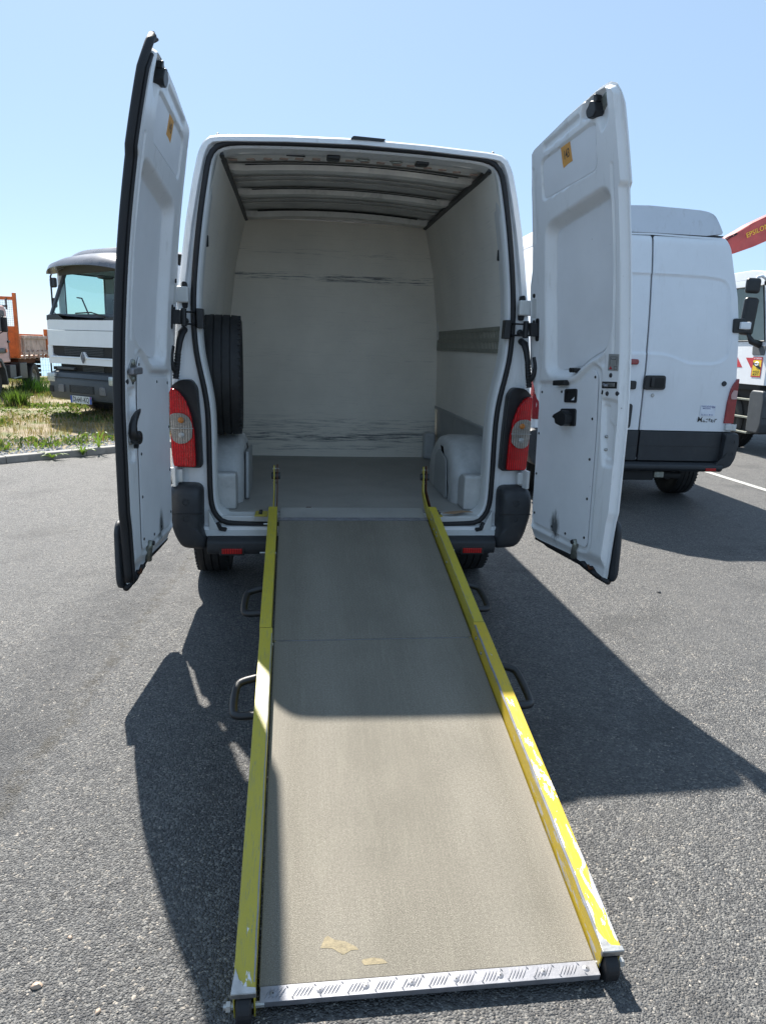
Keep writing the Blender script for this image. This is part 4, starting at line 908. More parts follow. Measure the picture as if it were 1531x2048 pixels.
def pdoor(side):
    N1, N2 = 150, 60
    zz = np.linspace(.775, 2.636, N1); P = []
    def half(z): return interp(z, [(a[1], a[0]) for a in POUT[2:]])-.030
    PP = rpoly([(-.4, 2.272), (.55, 2.258), (.745, 2.235), (.80, 2.15), (.842, 1.66), (.835, 1.50), (.72, 1.438), (.43, 1.437), (.26, 1.498), (.16, 1.519), (-.4, 1.519)], [.0, .05, .06, .05, .05, .06, .06, .05, .05, .05, 0], 4)
    for z in zz:
        h = half(z)
        if z > 2.58: h = min(h, half(2.58)-(z-2.58)*.6)
        P.append([(x, z) for x in np.linspace(.008, h, N2)])
    P = np.array(P); X, Z = P[..., 0], P[..., 1]; d = sdf(PP, X, Z)
    y = -.010+.012*(1-sst(d, -.014, .006))-.003*(1-sst(np.abs(d-.012), 0, .012))
    yy = y+.157*np.maximum(0, (Z-1.2)/1.4)**2+.004*np.abs(X)**3
    yy = np.where(Z > 2.55, yy+.03*((Z-2.55)/.09)**2, yy)
    e = np.minimum(X-.008, 1); yy = yy+.010*(1-sst(e, 0, .008))
    G = [[((ax(side*X[i, j])), yy[i, j], Z[i, j]) for j in range(N2)] for i in range(N1)]
    mm = MB().grid(G)
    ed = [(i, 0) for i in range(N1)]; mm.grid([[G[i][0], (G[i][0][0], G[i][0][1]+.03, G[i][0][2])] for i in range(N1)]); mm.grid([[G[i][-1], (G[i][-1][0], G[i][-1][1]+.03, G[i][-1][2])] for i in range(N1)])
    par = bpy.data.objects.new('rear_door', None); COL.objects.link(par); par.parent = pv
    mm.build('door_panel', M['white2'], par, auto=40)
    x0, x1 = sorted((ax(side*.008), ax(side*.872)))
    MB().prism(rpoly([(x0, .47), (x1, .47), (x1, .765), (x0, .765)], .012, 3), -.022, .03, 'y').build('lower_cladding', M['trim'], par, bevel=.006)
    MB().box(x0+.004, x1-.004, -.024, -.018, .617, .622).build('cladding_groove', M['black'], par)
    return par
pd = pdoor(1); pl_ = pdoor(-1)
pd['label'] = 'right hand rear door with black handle and worn badge'
MB().prism(rpoly([(-.01, 1.172), (.205, 1.176), (.200, 1.314), (-.005, 1.310)], .03, 4), -.040, .0, 'y').build('handle_plate', M['black'], pd, bevel=.006)
MB().prism(rpoly([(.075, 1.195), (.185, 1.197), (.185, 1.292), (.075, 1.290)], .02, 4), -.046, -.036, 'y').build('handle_cup', M['dark'], pd, bevel=.004)
MB().box(.045, .080, -.060, -.036, 1.200, 1.292).build('handle_grip', M['black'], pd, bevel=.008)
MB().lathe([(0, -.020), (.014, -.020), (.018, -.014), (.018, .0)], (.094, 0, 1.118), 'y', 16).build('key_cylinder', M['steel'], pd, auto=40)
MB().lathe([(0, -.020), (.022, -.019), (.026, -.010), (.026, .01)], (.819, .0, 1.250), 'y', 18).build('door_buffer', M['trim'], pd, auto=40)
# dealer sticker and worn badge
q = MB(); q.box(.606, .764, -.0135, -.0125, .930, 1.035)
def addtext(q, body, size, cx, cz, y, sx=1, mi=1, shear=0, T=None, bold=.002):
    V, F = text_geo(body, size, 0, bold); o0 = len(q.v); V = [(cx+x*sx+shear*z_, y, cz+z_) for x, z_, _ in V]
    q.v += xf(V, T); q.f += [tuple(i+o0 for i in f) for f in F]; q.m += [mi]*len(F)
addtext(q, 'TANCARVILLE', .021, .672, 1.022, -.0145, .92); addtext(q, 'MATERIEL', .021, .672, 1.003, -.0145, .92); addtext(q, '02 35 31 40 53', .021, .683, .940, -.0145, .95); addtext(q, '84', .030, .742, 1.016, -.0146)
q.build('dealer_sticker', [M['paper'], M['navy']], pd, recalc=False)
q = MB(); addtext(q, 'Master', .075, .690, .890, -.0135, .98, 0, .1)
# drop some faces so the lettering looks half worn away
keep = [i for i, f in enumerate(q.f) if not (math.sin(q.v[f[0]][0]*61+q.v[f[0]][2]*140) > .72)]
q.f = [q.f[i] for i in keep]; q.m = [q.m[i] for i in keep]; q.build('worn_badge', M['ink'], pd, recalc=False)
# left door furniture seen past the open door
MB().prism(rpoly([(-.24, 1.41), (-.09, 1.41), (-.09, 1.462), (-.24, 1.462)], .02, 4), -.035, .0, 'y').build('high_stop_light', M['dullred'], pl_, bevel=.008)
MB().prism(rpoly([(-.33, 1.172), (-.09, 1.172), (-.09, 1.255), (-.33, 1.255)], .02, 4), -.035, .0, 'y').build('plate_light', M['black'], pl_, bevel=.008)
MB().prism(rpoly([(-.36, .79), (-.105, .79), (-.10, 1.03), (-.36, 1.04)], .03, 4), -.030, .0, 'y').build('plate_recess', M['trim'], pl_, bevel=.008)
# lights, bumper, hinges, high top
for s in (-1, 1):
    t = bpy.data.objects.new('tail_light', None); COL.objects.link(t); t.parent = pv
    RLp = rpoly([(.870, .858), (.985, .858), (.990, 1.06), (.985, 1.300), (.965, 1.302), (.925, 1.265), (.895, 1.20), (.876, 1.07)], [.008, .008, .01, .01, .02, .03, .03, .02], 3)
    fn = lambda x, y, z, s=s: (ax(s*x)+(.006 if s > 0 else 0), y+max(0, x-.93)**2*10, z)
    MB().prism(RLp, -.030, .06, 'y', fn=fn).build('red_lens', M['dullred'], t, bevel=.008, seg=3)
    MB().prism(rpoly([(.905, 1.10), (.978, 1.10), (.978, 1.185), (.925, 1.19), (.90, 1.15)], .012), -.0325, .0, 'y', fn=fn).build('clear_lens', M['pink'], t, bevel=.003)
    prof = rpoly([(.880, .765), (.975, .775), (1.020, .765), (1.035, .66), (1.010, .50), (.97, .42), (.88, .39), (.80, .39), (.80, .455), (.86, .47)], .02, 4)
    cx, cz = .93, .60; rings = [[(ax(s*(cx+(x-cx)*k)), y, cz+(z-cz)*k) for x, z in prof] for y, k in ((.45, 1.0), (-.02, 1.0), (-.06, .98), (-.085, .92), (-.09, .6), (-.09, .1))]
    MB().loft(rings, caps=True).build('bumper_cap', M['trim'], pv, auto=60)
    for zz in (.56, .68): MB().lathe([(.020, -.093), (.014, -.080), (0, -.080)], (ax(s*.955), -.0, zz), 'y', 12).build('bumper_screw', M['black'], pv)
MB().prism(rpoly([(-.07, .372), (-.105, .40), (-.105, .440), (-.06, .458), (.08, .458), (.08, .372)], .012, 3), ax(-.85), ax(.88), 'x').build('bumper_beam', M['trim'], pv, bevel=.004)
MB().box(.69, .80, -.110, -.103, .385, .415).build('reflector', M['redflat'], pv, bevel=.003)
MB().box(.882, .990, -.045, .02, .790, .850).build('lower_hinge', M['jamb'], pv, bevel=.006)
MB().tube([(.985, -.03, .785), (.985, -.03, .855)], .012, 8).build('hinge_pin', M['steel'], pv)
MB().prism(rpoly([(.842, 1.742), (.955, 1.742), (.955, 1.878), (.842, 1.878)], .02, 4), rk(1.8)-.035, rk(1.8)+.012, 'y').build('hinge_pad', M['black'], pv, bevel=.006)
MB().box(.895, 1.000, rk(1.8)-.065, rk(1.8)-.028, 1.778, 1.846).build('upper_hinge', M['white2'], pv, bevel=.008)
MB().box(.985, 1.012, rk(1.8)-.06, rk(1.8)+.0, 1.770, 1.852).build('hinge_knuckle', M['black'], pv, bevel=.005)
HT = [(.0, 2.650), (.735, 2.642), (.700, 2.755), (.655, 2.850), (.60, 2.885), (.50, 2.900), (0, 2.922)]
HA = np.array(mirror_loop(resample(chaikin(HT, 1), 50)))
def htr(L, y, rake_=1): return [(ax(float(x)), y+rake_*(rk(2.64)+(float(z)-2.64)*.35+max(0, float(z)-2.85)*.6), float(z)) for x, z in L]
cen = np.array([0, 2.78])
MB().loft([htr(cen+(HA-cen)*.985, .000), htr(HA, .012), htr(HA, .5), htr(HA, 3.0), htr(cen+(HA-cen)*np.array([.9, .9])+np.array([0, -.06]), 3.8)], caps=True).build('high_top', whitepaint('dusty_high_top', (.60, .62, .66), .5, .5), pv, auto=50)
MB().box(ax(-.74), ax(.72), rk(2.64)+.008, rk(2.64)+.03, 2.640, 2.652).build('roof_seam', M['rubber'], pv)
# chassis, tow bar, wheels
MB().box(-.80, .80, .15, 4.6, .36, .50).build('underbody', M['dark'], pv)
MB().box(-.18, .20, -.02, .10, .27, .38).build('tow_bracket', M['dark'], pv, bevel=.01)
MB().tube([(.1, .04, .315), (.5, .04, .315)], .035, 10).build('tow_bar', M['dark'], pv)
MB().box(.20, .30, -.03, .05, .30, .36).build('tow_plate', M['zinc'], pv, bevel=.004)
for s in (-1, 1):
    wheel(pv, (s*.80 if s > 0 else -.92, .72, .335), .335, .225, face=s); wheel(pv, (s*.85, 4.4, .335), face=s)

# ------------------------------------------------------------------ white truck front (left background)
wt = thing('white_truck', 'white lorry cab with grey bumper and dark sun visor facing the camera at left', 'lorry', (-4.09, 9.6, .08), math.radians(-39.5))
hw = 1.03; zo = .08                                       # heights below are world heights, shift by zo
def Z_(z): return z-zo
def wb(m, name, mat, bevel=.01, par=wt, **k): return m.build(name, M[mat], par, bevel=bevel, **k)
def rbx(x0, x1, y0, y1, z0, z1): return MB().box(x0, x1, y0, y1, Z_(z0), Z_(z1))
# front skin: lower panel, grille slot, upper panel
def fpanel(z0, z1, y, name, mat='white2'):
    rings = []
    sec = [(-hw, .45), (-hw, .12), (-hw*.985, .05), (-hw*.95, .012), (-hw*.88, 0), (hw*.88, 0), (hw*.95, .012), (hw*.985, .05), (hw, .12), (hw, .45)]
    nz = 6
    rings = [[(x, y+d+.03*(1-math.cos(t*math.pi))/2*0, Z_(z0+(z1-z0)*t)) for x, d in sec] for t in np.linspace(0, 1, nz)]
    m = MB().grid(rings)
    m.grid([[(x, y+d, Z_(z1)) for x, d in sec], [(x, y+d+.10, Z_(z1)) for x, d in sec]]); m.grid([[(x, y+d, Z_(z0)) for x, d in sec], [(x, y+d+.10, Z_(z0)) for x, d in sec]])
    return m.build(name, M[mat], wt, auto=40)
fpanel(1.02, 1.155, .00, 'lower_front_panel'); fpanel(1.34, 1.612, .00, 'front_panel'); fpanel(1.622, 1.80, .012, 'upper_front_panel')
V = MB(); V.prism(rpoly([(-.90, Z_(1.345)), (-.86, Z_(1.19)), (-.70, Z_(1.15)), (-.05, Z_(1.14)), (.70, Z_(1.15)), (.86, Z_(1.19)), (.95, Z_(1.35))], .02, 3), .03, .10, 'y'); wb(V, 'grille_recess', 'dark', 0)
for k in range(5): wb(rbx(-.5, .6, .015, .035, 1.19+k*.028, 1.20+k*.028), 'grille_bar', 'truckgrey', 0)
V = MB(); V.prism(rpoly([(-.90, Z_(1.14)), (-.14, Z_(1.145)), (-.02, Z_(1.16)), (.03, Z_(1.245)), (.10, Z_(1.245)), (.16, Z_(1.16)), (.28, Z_(1.145)), (.92, Z_(1.15)), (.92, Z_(1.13)), (-.90, Z_(1.12))], .01, 3), -.012, .04, 'y'); wb(V, 'grille_lip', 'white2', .006)
for sgn in (-1, 1): wb(rbx(min(sgn*.86, sgn*1.0), max(sgn*.86, sgn*1.0), .008, .10, 1.14, 1.35), 'grille_cheek', 'white2', .015)
# diamond emblem
V = MB(); c0 = (.072, 1.150); o1 = [(0, .098), (.052, 0), (0, -.105), (-.052, 0)]; i1 = [(.008, .045), (.022, 0), (.008, -.05), (-.008, 0)]
V.v = [(c0[0]+x, -.030, Z_(c0[1]+z)) for x, z in o1]+[(c0[0]+x, -.046, Z_(c0[1]+z)) for x, z in [(.004, .07), (.034, 0), (.004, -.076), (-.030, 0)]]+[(c0[0]+x, -.018, Z_(c0[1]+z)) for x, z in i1]+[(c0[0]+x, -.01, Z_(c0[1]+z)) for x, z in o1]
V.f = [(i, (i+1) % 4, 4+(i+1) % 4, 4+i) for i in range(4)]+[(4+i, 4+(i+1) % 4, 8+(i+1) % 4, 8+i) for i in range(4)]+[(8, 9, 10, 11)]+[(i, 12+i, 12+(i+1) % 4, (i+1) % 4) for i in range(4)]; V.m = [0]*len(V.f)
wb(V, 'diamond_emblem', 'alu', .003)
# bumper
V = MB(); sec = [(.35, .36), (.10, .36), (-.02, .40), (-.05, .50), (-.055, .70), (-.03, .78), (.0, .86), (.10, .90), (.35, .90)]
rings = []
for x, dy, k in ((-1.06, .25, .0), (-1.04, .14, 0), (-1.00, .06, 0), (-.92, .01, 0), (.92, .01, 0), (1.0, .06, 0), (1.04, .14, 0), (1.06, .25, 0)):
    rings.append([(x, y+dy, Z_(z)) for y, z in sec])
V.loft(rings, closed=False); wb(V, 'bumper', 'truckgrey', 0, auto=35)
wb(rbx(-.98, .98, -.053, -.04, .775, .785), 'bumper_groove', 'dark', 0)
wb(rbx(-.985, -.76, -.056, .05, .69, .85), 'headlamp', 'lamp', .02); wb(rbx(.78, .985, -.056, .05, .69, .85), 'headlamp', 'lamp', .02)
for sg in (-1, 1):
    cx = sg*.60+.02; V = MB(); V.prism(rpoly([(cx-.09, Z_(.515)), (cx+.09, Z_(.515)), (cx+.09*(1 if sg < 0 else .7), Z_(.655)), (cx-.09*(1 if sg > 0 else .7), Z_(.655))], .02, 3), -.060, -.03, 'y'); wb(V, 'fog_lamp', 'visor', .008)
wb(rbx(-.94, -.82, -.052, -.035, .50, .62), 'bumper_cap', 'dark', .01)
wb(rbx(-.34, .37, -.050, -.035, .52, .655), 'bumper_grille', 'dark', .01)
for k in range(6): wb(rbx(-.28, .33, -.054, -.048, .535+k*.02, .543+k*.02), 'grille_slat', 'truckgrey', 0)
wb(rbx(-.75, .98, .10, .20, .88, 1.02), 'radiator_shade', 'dark', 0)
for k in range(4): wb(rbx(-.1, .5, .085, .10, .905+k*.025, .915+k*.025), 'radiator_slat', 'truckgrey', 0)
wb(rbx(-.80, -.30, .04, .12, .915, .965), 'bumper_step', 'truckgrey', .01)
wb(rbx(-.97, -.95, .02, .04, .84, 1.05), 'step_post', 'black', 0)
q = MB(); q.box(-.300, .305, -.064, -.058, Z_(.340), Z_(.470), mi=0); q.box(-.300, -.250, -.066, -.060, Z_(.341), Z_(.469), mi=1); q.box(.255, .305, -.066, -.060, Z_(.341), Z_(.469), mi=1)
addtext(q, 'DJ-641-KQ', .128, .003, Z_(.405), -.0665, .79, 2, bold=.016); q.box(.268, .292, -.0675, -.0655, Z_(.435), Z_(.455), mi=3); o = q.build('number_plate', [M['plate'], M['blue'], M['ink'], M['stripered']], wt, recalc=False)
# windscreen frame, cab walls, roof
yb, yt = .06, .40; zb_, zt_ = 1.80, 2.62; UPZ = .20
V = MB(); V.prism([(-1.0, 0), (-.93, 0), (-.86, .06), (-.80, .80), (-.88, .83), (-.98, .4)], 0, .05, 'y')
T = Matrix.Translation((0, yb, Z_(zb_))) @ Matrix.Rotation(-math.atan2(yt-yb, zt_-zb_), 4, 'X')
for sg in (-1, 1):
    V = MB(); V.prism([(sg*1.02, -.01), (sg*.955, -.01), (sg*.92, 1.04), (sg*1.0, 1.10)], .0, .05, 'y', T=T); wb(V, 'windscreen_pillar', 'truckgrey', .01)
V = MB(); V.add([(-.955, .015, .0), (.955, .015, .0), (.92, .015, 1.05), (-.92, .015, 1.05)], [(0, 1, 2, 3)], T=T); wb(V, 'windscreen', 'glass', 0)
V = MB(); V.prism([(-.98, Z_(1.79)), (.98, Z_(1.79)), (.98, Z_(1.86)), (.72, Z_(1.84)), (.62, Z_(1.80)), (-.45, Z_(1.80)), (-.60, Z_(1.88)), (-.97, Z_(1.88))], .012, .07, 'y'); wb(V, 'scuttle', 'black', .006)
wb(rbx(-.90, .90, .07, .55, 1.78, 1.90), 'dashboard', 'interior', .03)
for x0, x1, z1 in ((-.95, -.25, 1.90), (-.15, .75, 1.93)):
    wb(MB().tube([(x1, .03, Z_(1.84)), ((x0+x1)/2, .035, Z_(z1-.005)), (x0, .045, Z_(z1-.02))], .012, 6), 'wiper', 'black', 0)
for sg in (-1, 1):
    x0, x1 = sorted((sg*1.03, sg*.985))
    V = MB(); V.box(x0, x1, .40, 1.75, Z_(.95), Z_(1.80)); V.box(x0, x1, 1.30, 1.75, Z_(1.80), Z_(2.82)); V.box(x0, x1, .40, 1.30, Z_(2.66), Z_(2.82)); V.box(x0, x1, .32, .42, Z_(1.80), Z_(2.70)); wb(V, 'cab_side', 'white2', .006)
    V = MB(); V.add([(sg*1.0, .42, Z_(1.80)), (sg*1.0, 1.30, Z_(1.80)), (sg*1.0, 1.30, Z_(2.66)), (sg*1.0, .42, Z_(2.66))], [(0, 1, 2, 3)]); wb(V, 'door_window', 'glass', 0)
    V = MB(); y0 = .43; V.tube([(sg*.975, .43, Z_(1.81)), (sg*.975, .43, Z_(2.65)), (sg*.975, 1.29, Z_(2.65)), (sg*.975, 1.29, Z_(1.81))], .018, 6, True); wb(V, 'window_rubber', 'black', 0)
wb(rbx(-1.0, 1.0, 1.72, 1.78, .95, 2.82), 'cab_back', 'interior', .01)
wb(rbx(-1.0, 1.0, .10, 1.75, .90, .96), 'cab_floor', 'dark', 0)
for sg in (-1, 1): wb(rbx(sg*.5-.24, sg*.5+.24, 1.25, 1.42, 1.5, 2.25), 'seat', 'interior', .05)
# roof with visor and beacon
rings = []
for y, z, k in ((.40, 2.80, 1.0), (.44, 2.93, .99), (.60, 3.06, .96), (.95, 3.13, .94), (1.75, 3.13, .94), (1.80, 2.80, .98)):
    rings.append([(x*k, y, Z_(z-(.10*(abs(x)/1.02)**4))) for x in np.linspace(-1.02, 1.02, 17)])
V = MB().grid(rings); V.add(rings[0]+[(-1.0, 1.8, Z_(2.78)), (1.0, 1.8, Z_(2.78))], [tuple(range(19))]); wb(V, 'cab_roof', 'visor', 0, auto=40)
rings = []
for y, z, k in ((.44, 2.96, 1.0), (.12, 2.88, 1.05), (-.08, 2.78, 1.08), (-.12, 2.70, 1.08), (.0, 2.71, 1.05), (.40, 2.80, 1.0)):
    rings.append([(x*k, y+.30*(abs(x)/1.05)**3, Z_(z-(.10*(abs(x)/1.02)**3))) for x in np.linspace(-1.0, 1.0, 17)])
wb(MB().grid(rings), 'sun_visor', 'visor', 0, auto=50)
V = MB(); V.prism([(-.96, .03), (-.90, .20), (-.70, .24), (.95, .24), (.95, .08), (-.5, .04)], .0, .03, 'y', T=Matrix.Translation((0, .31, Z_(2.56))) @ Matrix.Rotation(.25, 4, 'X')); wb(V, 'inner_sun_blind', 'black', .005)
wb(MB().lathe([(0, .10), (.035, .095), (.055, .05), (.06, 0), (0, 0)], (.50, .55, Z_(3.07)), 'z', 14), 'roof_beacon', 'amber', 0, smooth=True)
wb(MB().lathe([(0, -.05), (.12, -.03), (.16, .0), (.12, .02), (0, .02)], (.12, .50, Z_(2.56)), 'z', 16), 'interior_mirror', 'truckgrey', 0, smooth=True)
wb(MB().tube([(-.45, .55, Z_(1.85)), (-.50, .50, Z_(2.05)), (-.62, .52, Z_(2.20)), (-.80, .55, Z_(2.22))], .014, 8), 'grab_handle', 'black', 0)
# mirrors on the left side of the picture
wb(MB().tube([(-.96, .35, Z_(2.66)), (-1.10, .28, Z_(2.66)), (-1.14, .26, Z_(2.58)), (-1.14, .26, Z_(1.95)), (-1.02, .30, Z_(1.86))], .016, 8), 'mirror_arm', 'black', 0)
V = MB(); V.box(-1.20, -1.02, .26, .32, Z_(2.38), Z_(2.56)); V.box(-1.19, -1.05, .26, .32, Z_(2.02), Z_(2.20)); wb(V, 'mirror', 'black', .03)
for sg in (-1, 1):
    wheel(wt, (sg*.86, 1.05, .47), .47, .28, 'rimwhite', sg)
wb(rbx(-.42, .42, .5, 4.5, .55, .80), 'chassis', 'dark', 0)
wb(rbx(-1.05, 1.05, 1.9, 5.6, .95, 1.15), 'load_bed', 'truckgrey', .01)
wheel(wt, (-.86, 4.4, .47), .47, .28, 'rimwhite', -1); wheel(wt, (.86, 4.4, .47), .47, .28, 'rimwhite', 1)

# ------------------------------------------------------------------ orange tipper truck (far left)
ot = thing('tipper_truck', 'small tipper truck with faded pink cab and rusty orange bed at the left edge', 'truck', (-8.05, 13.6, .08))
def ob(m, name, mat, bevel=.008, **k): return m.build(name, M[mat], ot, bevel=bevel, **k)
def ox(x0, x1, y0, y1, z0, z1): return MB().box(x0+8.05, x1+8.05, y0-13.6, y1-13.6, z0-.08, z1-.08)
cs = [(12.75, .72), (12.70, 1.15), (12.85, 1.50), (13.15, 2.05), (13.35, 2.16), (14.35, 2.16), (14.48, 2.05), (14.50, .86), (14.02, .86), (13.95, .75), (13.55, .85), (13.2, .75)]
V = MB(); V.prism([(y-13.6, z-.08) for y, z in cs], -.95, .97, 'x'); ob(V, 'cab', 'pink', .03)
V = MB(); V.prism(rpoly([(13.25-13.6, 1.50), (14.33-13.6, 1.50), (14.30-13.6, 1.97), (13.45-13.6, 1.97)], .04, 3), .965, .980, 'x'); ob(V, 'door_window', 'interior', .004)
for y in (13.2, 14.42): ob(MB().tube([(.978, y-13.6, .85), (.978, y-13.6, 1.48)], .006, 4), 'door_gap', 'dark', 0)
ob(MB().tube([(.978, 13.2-13.6, 1.12), (.978, 14.42-13.6, 1.12)], .005, 4), 'door_crease', 'palerust', 0)
ob(ox(-7.09, -7.05, 14.36, 14.46, 1.32, 1.37), 'door_handle', 'black', .006)
ob(ox(-6.98, -6.84, 13.78, 13.86, 1.56, 1.90), 'mirror', 'black', .03); ob(MB().tube([(.97, .25, 1.95), (1.12, .22, 1.85), (1.12, .22, 1.5), (.97, .25, 1.42)], .012, 6), 'mirror_arm', 'black', 0)
ob(ox(-7.10, -7.02, 13.2, 14.14, 1.08, 1.19), 'mudguard_trim', 'black', .02); ob(ox(-7.05, -7.00, 14.08, 14.16, 1.10, 1.18), 'indicator', 'amber', .01)
V = MB(); pth = [(13.15, .50), (13.25, .80), (13.5, .93), (13.8, .90), (13.98, .70), (14.08, .35)]
V.grid([[(x, y-13.6, z-.08) for x in (.70, 1.02)] for y, z in pth]); V.grid([[(1.02, y-13.6, z-.08), (1.02, (y-13.6)*1.12+.0, z-.02)] for y, z in pth]); ob(V, 'mudguard', 'truckgrey', 0)
# headboard with mesh
ob(ox(-7.13, -7.05, 15.02, 15.10, .95, 2.50), 'headboard_post', 'orange'); ob(ox(-9.05, -8.97, 15.02, 15.10, .95, 2.50), 'headboard_post', 'orange')
ob(ox(-8.97, -7.13, 15.03, 15.09, 2.33, 2.41), 'headboard_rail', 'orange'); ob(ox(-8.97, -7.13, 15.03, 15.09, .95, 1.71), 'headboard_panel', 'orange')
ob(ox(-7.42, -7.30, 14.99, 15.02, 1.05, 1.60), 'panel_stiffener', 'orange'); 
for z in (2.20,): ob(ox(-7.50, -7.24, 14.98, 15.02, 2.16, 2.20), 'mesh_bracket', 'truckgrey', .004)
for x in (-7.50, -7.28): ob(ox(x, x+.035, 14.98, 15.02, 2.10, 2.36), 'mesh_bracket', 'truckgrey', .004)
ob(MB().tube([(.2, 1.40, 2.30), (.42, 1.40, 2.10)], .012, 5), 'mesh_brace', 'truckgrey', 0)
V = MB()
for k in range(37): V.box(-.92+k*.05-.0022, -.92+k*.05+.0022, 1.458, 1.462, 1.63, 2.25)
for k in range(12): V.box(-.92, .92, 1.456, 1.460, 1.66+k*.052-.0022, 1.66+k*.052+.0022)
o = ob(V, 'headboard_mesh', 'zinc', 0); o['kind'] = 'stuff'
# tipping bed
ob(ox(-9.0, -7.10, 15.12, 17.0, .93, 1.00), 'bed_floor', 'palerust'); 
for xa in (-7.09, -9.03): 
    ob(ox(xa, xa+.05, 15.14, 16.98, 1.02, 1.49), 'side_board', 'palerust')
    ob(ox(xa+(.045 if xa > -8 else -.035), xa+(.085 if xa > -8 else .005), 15.14, 16.98, 1.42, 1.50), 'side_board_rail', 'palerust'); ob(ox(xa+(.045 if xa > -8 else -.035), xa+(.085 if xa > -8 else .005), 15.14, 16.98, 1.02, 1.10), 'side_board_rail', 'palerust')
    for k in range(6): ob(ox(xa+(.05 if xa > -8 else -.03), xa+(.10 if xa > -8 else .0), 15.2+k*.34, 15.24+k*.34, .92, 1.14 if k else 1.5), 'board_rib', 'palerust')
    ob(ox(xa, xa+.09, 16.96, 17.04, .92, 1.68), 'tail_post', 'orange')
ob(ox(-9.0, -7.12, 16.96, 17.02, 1.02, 1.54), 'tailgate', 'orange'); ob(ox(-9.0, -7.12, 15.12, 15.16, 1.02, 1.56), 'bed_front', 'orange')
ob(ox(-7.6, -7.4, 13.6, 17.0, .62, .86), 'chassis', 'dark', 0); ob(ox(-8.7, -8.5, 13.6, 17.0, .62, .86), 'chassis', 'dark', 0)
ob(ox(-7.35, -7.08, 14.42, 14.80, .48, .80), 'battery_box', 'truckgrey', .02); ob(ox(-7.3, -7.07, 15.02, 15.52, .44, .84), 'tool_box', 'black', .02)
ob(MB().tube([(.98, .95, .40), (.98, 1.45, .42)], .02, 6), 'step_bar', 'zinc', 0)
for k in range(5): ob(ox(-7.3, -7.08, 16.5, 16.56, .45+k*.11, .53+k*.11), 'rear_bracket', 'dark', .01)
ob(ox(-8.6, -7.2, 15.3, 16.9, .80, .93), 'sub_frame', 'rust', .01)
for y in (13.62, 16.18):
    wheel(ot, (.82, y-13.6, .355), .355, .24, 'rimwhite', 1); wheel(ot, (-.82, y-13.6, .355), .355, .24, 'rimwhite', -1)

# ------------------------------------------------------------------ crane lorry (right edge)
ct = thing('crane_lorry', 'white lorry with red crane boom and red striped door at the right edge', 'lorry', (8.02, 6.42, 0))
def cb_(m, name, mat, bevel=.008, **k): return m.build(name, M[mat], ct, bevel=bevel, **k)
def cx_(x0, x1, y0, y1, z0, z1): return MB().box(x0-8.02, x1-8.02, y0-6.42, y1-6.42, z0, z1)
SX = 6.84-8.02                                           # side plane of the cab
cabp = [(.0, 1.10), (.02, 1.60), (.10, 2.0), (.30, 2.70), (.42, 2.80), (1.85, 2.84), (1.90, 2.70), (1.90, 1.10)]
V = MB()
V.prism([(.02, 1.10), (.02, 1.62), (.06, 1.76), (1.90, 1.76), (1.90, 1.10)], SX, SX+.05, 'x')
V.prism([(1.35, 1.76), (1.90, 1.76), (1.90, 2.72), (1.40, 2.72)], SX, SX+.05, 'x'); V.prism([(.28, 2.60), (.33, 2.72), (1.41, 2.72), (1.40, 2.62)], SX, SX+.05, 'x')
V.prism([(.04, 1.70), (.14, 1.76), (.38, 2.66), (.30, 2.72)], SX, SX+.05, 'x')
cb_(V, 'cab_side', 'white2', .006)
V = MB(); V.add([(SX+.02, .12, 1.76), (SX+.02, 1.36, 1.76), (SX+.02, 1.41, 2.62), (SX+.02, .36, 2.62)], [(0, 1, 2, 3)]); cb_(V, 'door_window', 'glass', 0)
cb_(MB().tube([(SX-.004, .14, 1.77), (SX-.004, 1.34, 1.77), (SX-.004, 1.39, 2.61), (SX-.004, .37, 2.61)], .014, 6, True), 'window_rubber', 'black', 0)
V = MB(); V.prism(rpoly([(.10, 1.555), (.40, 1.555), (.42, 1.70), (.10, 1.70)], .03, 4), SX-.012, SX+.0, 'x'); cb_(V, 'kerb_window', 'interior', .006)
cb_(MB().prism([(.02, 1.10), (.02, 1.62), (.36, 2.74), (.45, 2.74), (.10, 1.60), (.10, 1.10)], SX+.06, 1.18, 'x'), 'cab_front', 'white2', .02)
V = MB(); V.add([(SX+.12, .055, 1.72), (1.1, .055, 1.72), (1.1, .31, 2.6), (SX+.12, .31, 2.6)], [(0, 1, 2, 3)]); cb_(V, 'windscreen', 'interior', 0)
cb_(cx_(6.86, 9.2, 8.28, 8.32, 1.1, 2.8), 'cab_back', 'white2', .01)
V = MB(); V.prism(rpoly([(.30, 2.72), (.42, 2.82), (.7, 2.86), (1.90, 2.86), (1.90, 2.72)], .04, 3), SX, 1.18, 'x'); cb_(V, 'cab_roof', 'white2', .02)
V = MB(); V.prism([(.10, 2.60), (.34, 2.66), (.40, 2.76), (.36, 2.77), (.08, 2.66)], SX+.05, 1.1, 'x'); cb_(V, 'sun_visor', 'visor', .01)
cb_(cx_(6.86, 9.15, 6.55, 8.30, 1.02, 1.10), 'cab_floor', 'dark', 0)
for k in range(3):
    z0, z1, y0 = 1.36, 1.515, 6.62+k*.42
    V = MB(); V.add([(SX-.003, y0-6.42, z0), (SX-.003, y0+.20-6.42, z0), (SX-.003, y0+.36-6.42, z1), (SX-.003, y0+.16-6.42, z1)], [(0, 1, 2, 3)]); cb_(V, 'warning_stripe', 'stripered', 0)
q = MB(); SXs = SX-.005
def sp2(y0, y1, z0, z1, mi, dx=0): q.add([(SXs-dx, y0, z0), (SXs-dx, y1, z0), (SXs-dx, y1, z1), (SXs-dx, y0, z1)], [(0, 1, 2, 3)], mi=mi)
